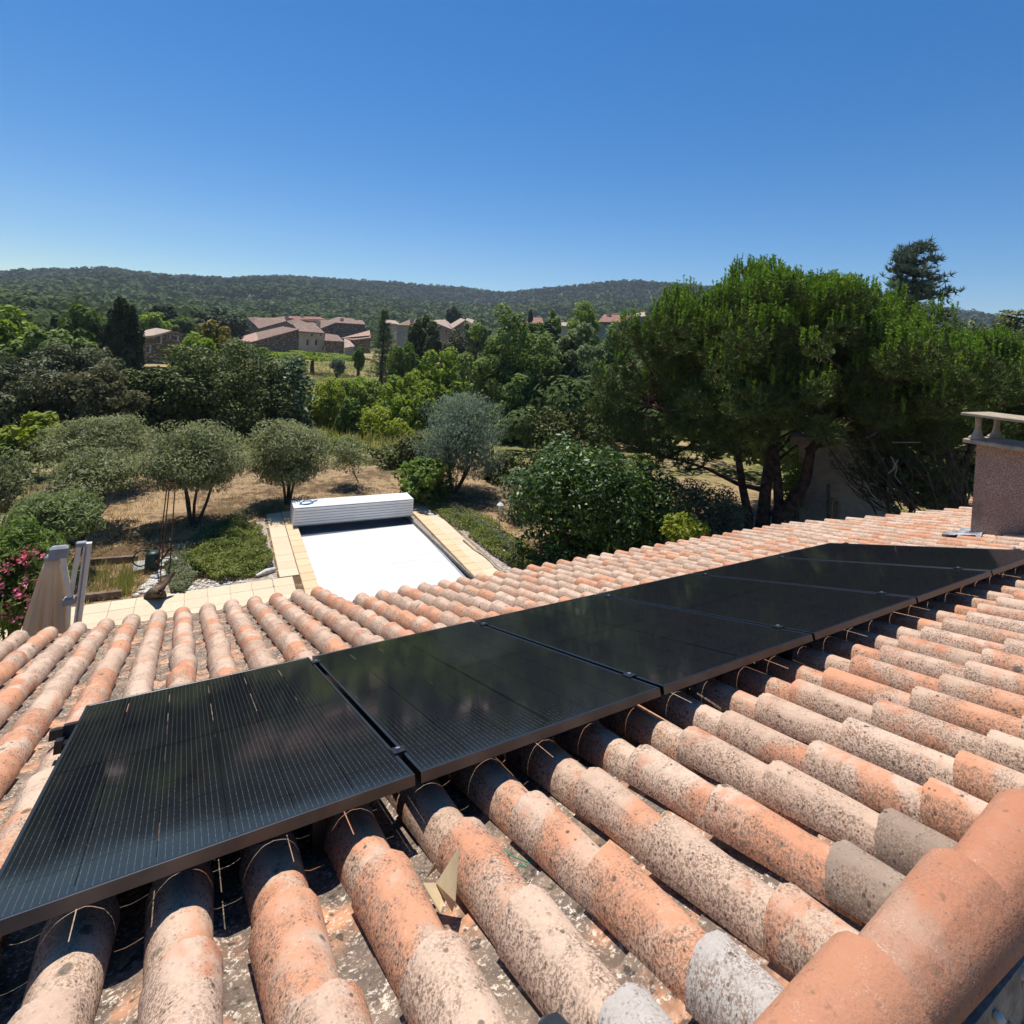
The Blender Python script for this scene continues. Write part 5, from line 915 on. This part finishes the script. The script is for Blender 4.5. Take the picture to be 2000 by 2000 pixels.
H0 = hs('row of reddish roofs farthest back in the village', 600, 185); wallp('wall', [(518, 622), (640, 624), (640, 680), (518, 680)], 185, 'rose_plaster', H0, 9); roofp([(517, 623), (565, 621), (580, 623.5), (617, 627), (640, 625), (625, 619), (560, 617)], [184, 184, 184, 184, 184, 194, 194], 'red_tile_roof', H0); roofp([(638, 626), (700, 631), (690, 622), (660, 619)], [184, 184, 194, 194], 'old_tile_roof', H0)
HA = hs('pale-roofed house behind the slender conifer', 764, 165); wallp('wall', [(750, 630), (781, 634), (781, 690), (750, 690)], 165, 'tan_plaster', HA, 8); roofp([(749, 629.6), (782, 633.5), (772, 626), (753, 624.5)], [164.3, 164.3, 173, 173], 'pale_tile_roof', HA)
HC = hs('tall grey plastered house with a hipped brown roof', 792, 150); wallp('wall', [(776, 634.5), (818, 635.5), (818, 690), (776, 690)], 150, 'grey_plaster', HC, 8); roofp([(774.5, 634.6), (819, 636), (815, 624), (801, 623.5)], [149.3, 149.3, 157, 157], 'old_tile_roof', HC); window(784, 655, 3.5, 9, 150, HC, 'pale_stone_trim', 'grey_plaster'); wallp('side_wall', [(769, 650), (774.5, 647), (774.5, 663), (769, 663)], 149, 'cream_plaster', HC, 3)
HD = hs('house with a pale roof sloping down to the right, beside the dark upright pine', 868, 160); wallp('wall', [(846, 628), (885, 643), (888, 690), (846, 690)], 160, 'rose_plaster', HD, 8); roofp([(845, 628), (888, 645), (890, 640), (872, 624.6), (848, 624.6)], [159.3, 159.3, 167, 169, 169], 'pale_tile_roof', HD)
HE = hs('gabled stone house with a pale right roof slope near centre', 905, 150); wallp('wall', [(885, 640.5), (909, 625.6), (924, 633.5), (924, 690), (885, 690)], 150, 'brown_stone', HE, 8); roofp([(883.5, 641.2), (909, 624.6), (900, 621), (878, 634)], [149.3, 149.3, 159, 159], 'pale_tile_roof', HE); roofp([(909, 624.6), (925, 633.4), (930, 626), (912, 621)], [149.3, 149.3, 159, 159], 'pale_tile_roof', HE)
HF = hs('small house with a reddish roof glimpsed above the tall ash', 1042, 160); wallp('wall', [(1025, 630), (1060, 630), (1060, 690), (1025, 690)], 160, 'rose_plaster', HF, 8); roofp([(1023, 630.5), (1062, 631), (1058, 620.5), (1036, 620)], [159.3, 159.3, 168, 168], 'red_tile_roof', HF)
HG = hs('small tiled roof between two light green conifers', 1103, 140); wallp('wall', [(1093, 635), (1114, 637), (1114, 690), (1093, 690)], 140, 'tan_plaster', HG, 7); roofp([(1092, 635), (1116, 638), (1110, 629.5), (1094, 629.5)], [139.3, 139.3, 147, 147], 'pale_tile_roof', HG)
HH = hs('large house with a wide red tiled roof left of the big pine', 1195, 120); wallp('wall', [(1170, 628), (1217, 629), (1230, 622), (1230, 690), (1170, 690)], 120, 'grey_plaster', HH, 8); roofp([(1168, 628.4), (1218, 629.4), (1233, 616), (1180, 613.5)], [119.3, 119.3, 129, 129], 'red_tile_roof', HH)
HI = hs('tan roof peeping out just left of the big pine', 1244, 125); wallp('wall', [(1236, 619), (1262, 617), (1262, 690), (1236, 690)], 125, 'tan_plaster', HI, 7); roofp([(1235, 619.5), (1264, 617), (1260, 609), (1240, 612.5)], [124.3, 124.3, 132, 132], 'pale_tile_roof', HI)
for H_, D_, ws in ((H2, 156, ((528, 647), (545, 645), (560, 644))), (H1, 162, ((486, 634), (494, 636))), (H6, 158, ((672, 641), (690, 642))), (HE, 150, ((899, 645), (912, 646))), (HD, 160, ((860, 640), (872, 647))), (HB_, 140, ((540, 668), (562, 664))), (H0, 185, ((628, 627.5),)), (HH, 120, ((1182, 634), (1200, 634.5), (1222, 633)))):
    for u, v in ws: window(u, v, 2.6, 4.6, D_, H_, 'pale_stone_trim' if u % 2 else 'tan_plaster', 'window_dark')
for H_, u, v, D_ in ((H4, 622, 631, 146), (H0, 590, 619, 190), (HH, 1190, 612, 126), (HC, 805, 621, 153), (H2, 560, 620.5, 162), (H6, 668, 625, 164)):
    p = V3(at(u, v, D_)) - H_.location; MB().box((p.x - 0.45, p.y - 0.35, p.z - 1.2), (p.x + 0.45, p.y + 0.35, p.z + 0.5)).obj('chimney_stack', 'tan_plaster', H_)
# neighbour house beyond the pine
nb_p = at(1650, 940, 21.3); NB = thing('neighbour_house', 'beige rendered neighbouring house seen under the big pine, with a brown door', 'house', (nb_p[0], nb_p[1], tz(nb_p[0], nb_p[1])))
wallp('wall', [(1560, 850), (1700, 850), (1745, 860), (1745, 1060), (1560, 1060)], 21.3, 'house_render', NB, 6); roofp([(1545, 852), (1755, 862), (1745, 815), (1570, 800)], [21, 21, 26, 26], 'pale_tile_roof', NB)
window(1632, 998, 15, 44, 21.3, NB, 'house_render', 'wood_door', 'door'); 
pl_ = thing('fence', 'wooden lattice fence panel beside the pine trunk', 'fence', tuple(gnd(1580, 20.6)))
m_ = MB(); o_ = Vector(pl_.location)
for q in range(9): m_.tube([V3(at(1562 + q * 4.5, 1015, 20.6)) - o_, V3(at(1562 + q * 4.5 + 16, 955, 20.6)) - o_], 0.014, 4); m_.tube([V3(at(1562 + q * 4.5 + 16, 1015, 20.63)) - o_, V3(at(1562 + q * 4.5, 955, 20.63)) - o_], 0.014, 4)
m_.obj('lattice', 'pale_twig', pl_)
for u in (1558, 1618): m_ = MB(); m_.tube([V3(at(u, 1040, 20.6)) - o_, V3(at(u, 945, 20.6)) - o_], 0.05, 6); m_.obj('post', 'weathered_wood', pl_)

# utility wire at left and a hilltop mast notch
# ---------------------------------------------------------------- woods over the valley and hills
def wood(name, r0, r1, a0, a1, ntree, quads, size, rad_, mat, seed, hgt=1.0, keep=None):
    rng = np.random.default_rng(seed); r = np.sqrt(rng.uniform(r0 ** 2, r1 ** 2, ntree)); a = rng.uniform(rad(a0), rad(a1), ntree); x, y = r * np.sin(a), r * np.cos(a)
    m = np.array([mnoise.noise(Vector((xx * 0.012, yy * 0.012, seed))) > (-0.24 if seed < 73 else -0.55) for xx, yy in zip(x, y)])
    if keep is not None: m &= keep(x, y, r, a)
    x, y = x[m], y[m]; n = len(x); z = terrain(x, y); R = rad_ * rng.uniform(0.6, 1.3, n); C = np.repeat(np.stack([x, y, z + R * hgt], 1), quads, 0); e = unit(n * quads, rng); e[:, 2] = np.abs(e[:, 2]) * 1.25 - 0.3
    C = C + e * np.repeat(R, quads)[:, None] * np.array([1, 1, hgt]); N = e / np.linalg.norm(e, axis=1)[:, None]; tag(link(name, fast_mesh(name, leaves(C, N, size, 0.8, 0.3, rng), mat)), kind='stuff')
wood('valley_woodland', 175, 330, -17, 77, 1750, 60, 1.8, 4.2, 'mixed_wood_leaf', 71, 1.15, lambda x, y, r, a: (r > 205) | (a < rad(2)) | (a > rad(38)))
wood('hill_forest', 320, 620, -17, 77, 4700, 24, 3.0, 4.8, 'mixed_wood_leaf', 72, 1.1)
wood('hill_forest', 560, 1190, -17, 77, 11500, 11, 5.0, 5.2, 'forest_leaf', 73, 1.0)
wood('undergrowth', 24, 50, 26, 64, 150, 330, 0.29, 1.7, 'mixed_wood_leaf', 77, 1.0, lambda x, y, r, a: (r > 27) & (a > rad(26) + (48 - r) * 0.004))
wood('centre_woodland', 46, 170, 22, 64, 520, 130, 0.9, 3.3, 'mixed_wood_leaf', 76, 1.05, lambda x, y, r, a: (r > 48 + 30 * (a < rad(27))) & ((r < 105) | (a > rad(34))))
wood('near_woodland', 60, 175, -14, 2, 230, 170, 0.8, 3.2, 'mixed_wood_leaf', 74, 1.0, lambda x, y, r, a: (r > 112) | (a < rad(-9)))
wood('right_woodland', 55, 170, 60, 78, 160, 170, 0.9, 4.0, 'forest_leaf', 75, 1.2)

# ---------------------------------------------------------------- thin summer haze
hz = MB().box((-1500, -100, -60), (2300, 1500, 230)).me('haze', 'mortar'); hz.materials.clear(); hm = bpy.data.materials.new('haze_air'); hm.use_nodes = True; hn = hm.node_tree.nodes; hn.clear(); ho = hn.new('ShaderNodeOutputMaterial'); pvn = hn.new('ShaderNodeVolumePrincipled')
pvn.inputs['Color'].default_value = (0.75, 0.85, 1, 1); pvn.inputs['Density'].default_value = 0.00022; pvn.inputs['Anisotropy'].default_value = 0.3; hm.node_tree.links.new(pvn.outputs[0], ho.inputs['Volume']); hz.materials.append(hm)
USE_HAZE = True
if USE_HAZE: tag(link('haze', hz), kind='stuff')
print('TRIS', sum(len(o.data.polygons) * (1 if len(o.data.polygons) and o.data.polygons[0].loop_total == 3 else 2) for o in SC.objects if o.type == 'MESH'), 'objects', len(SC.objects))
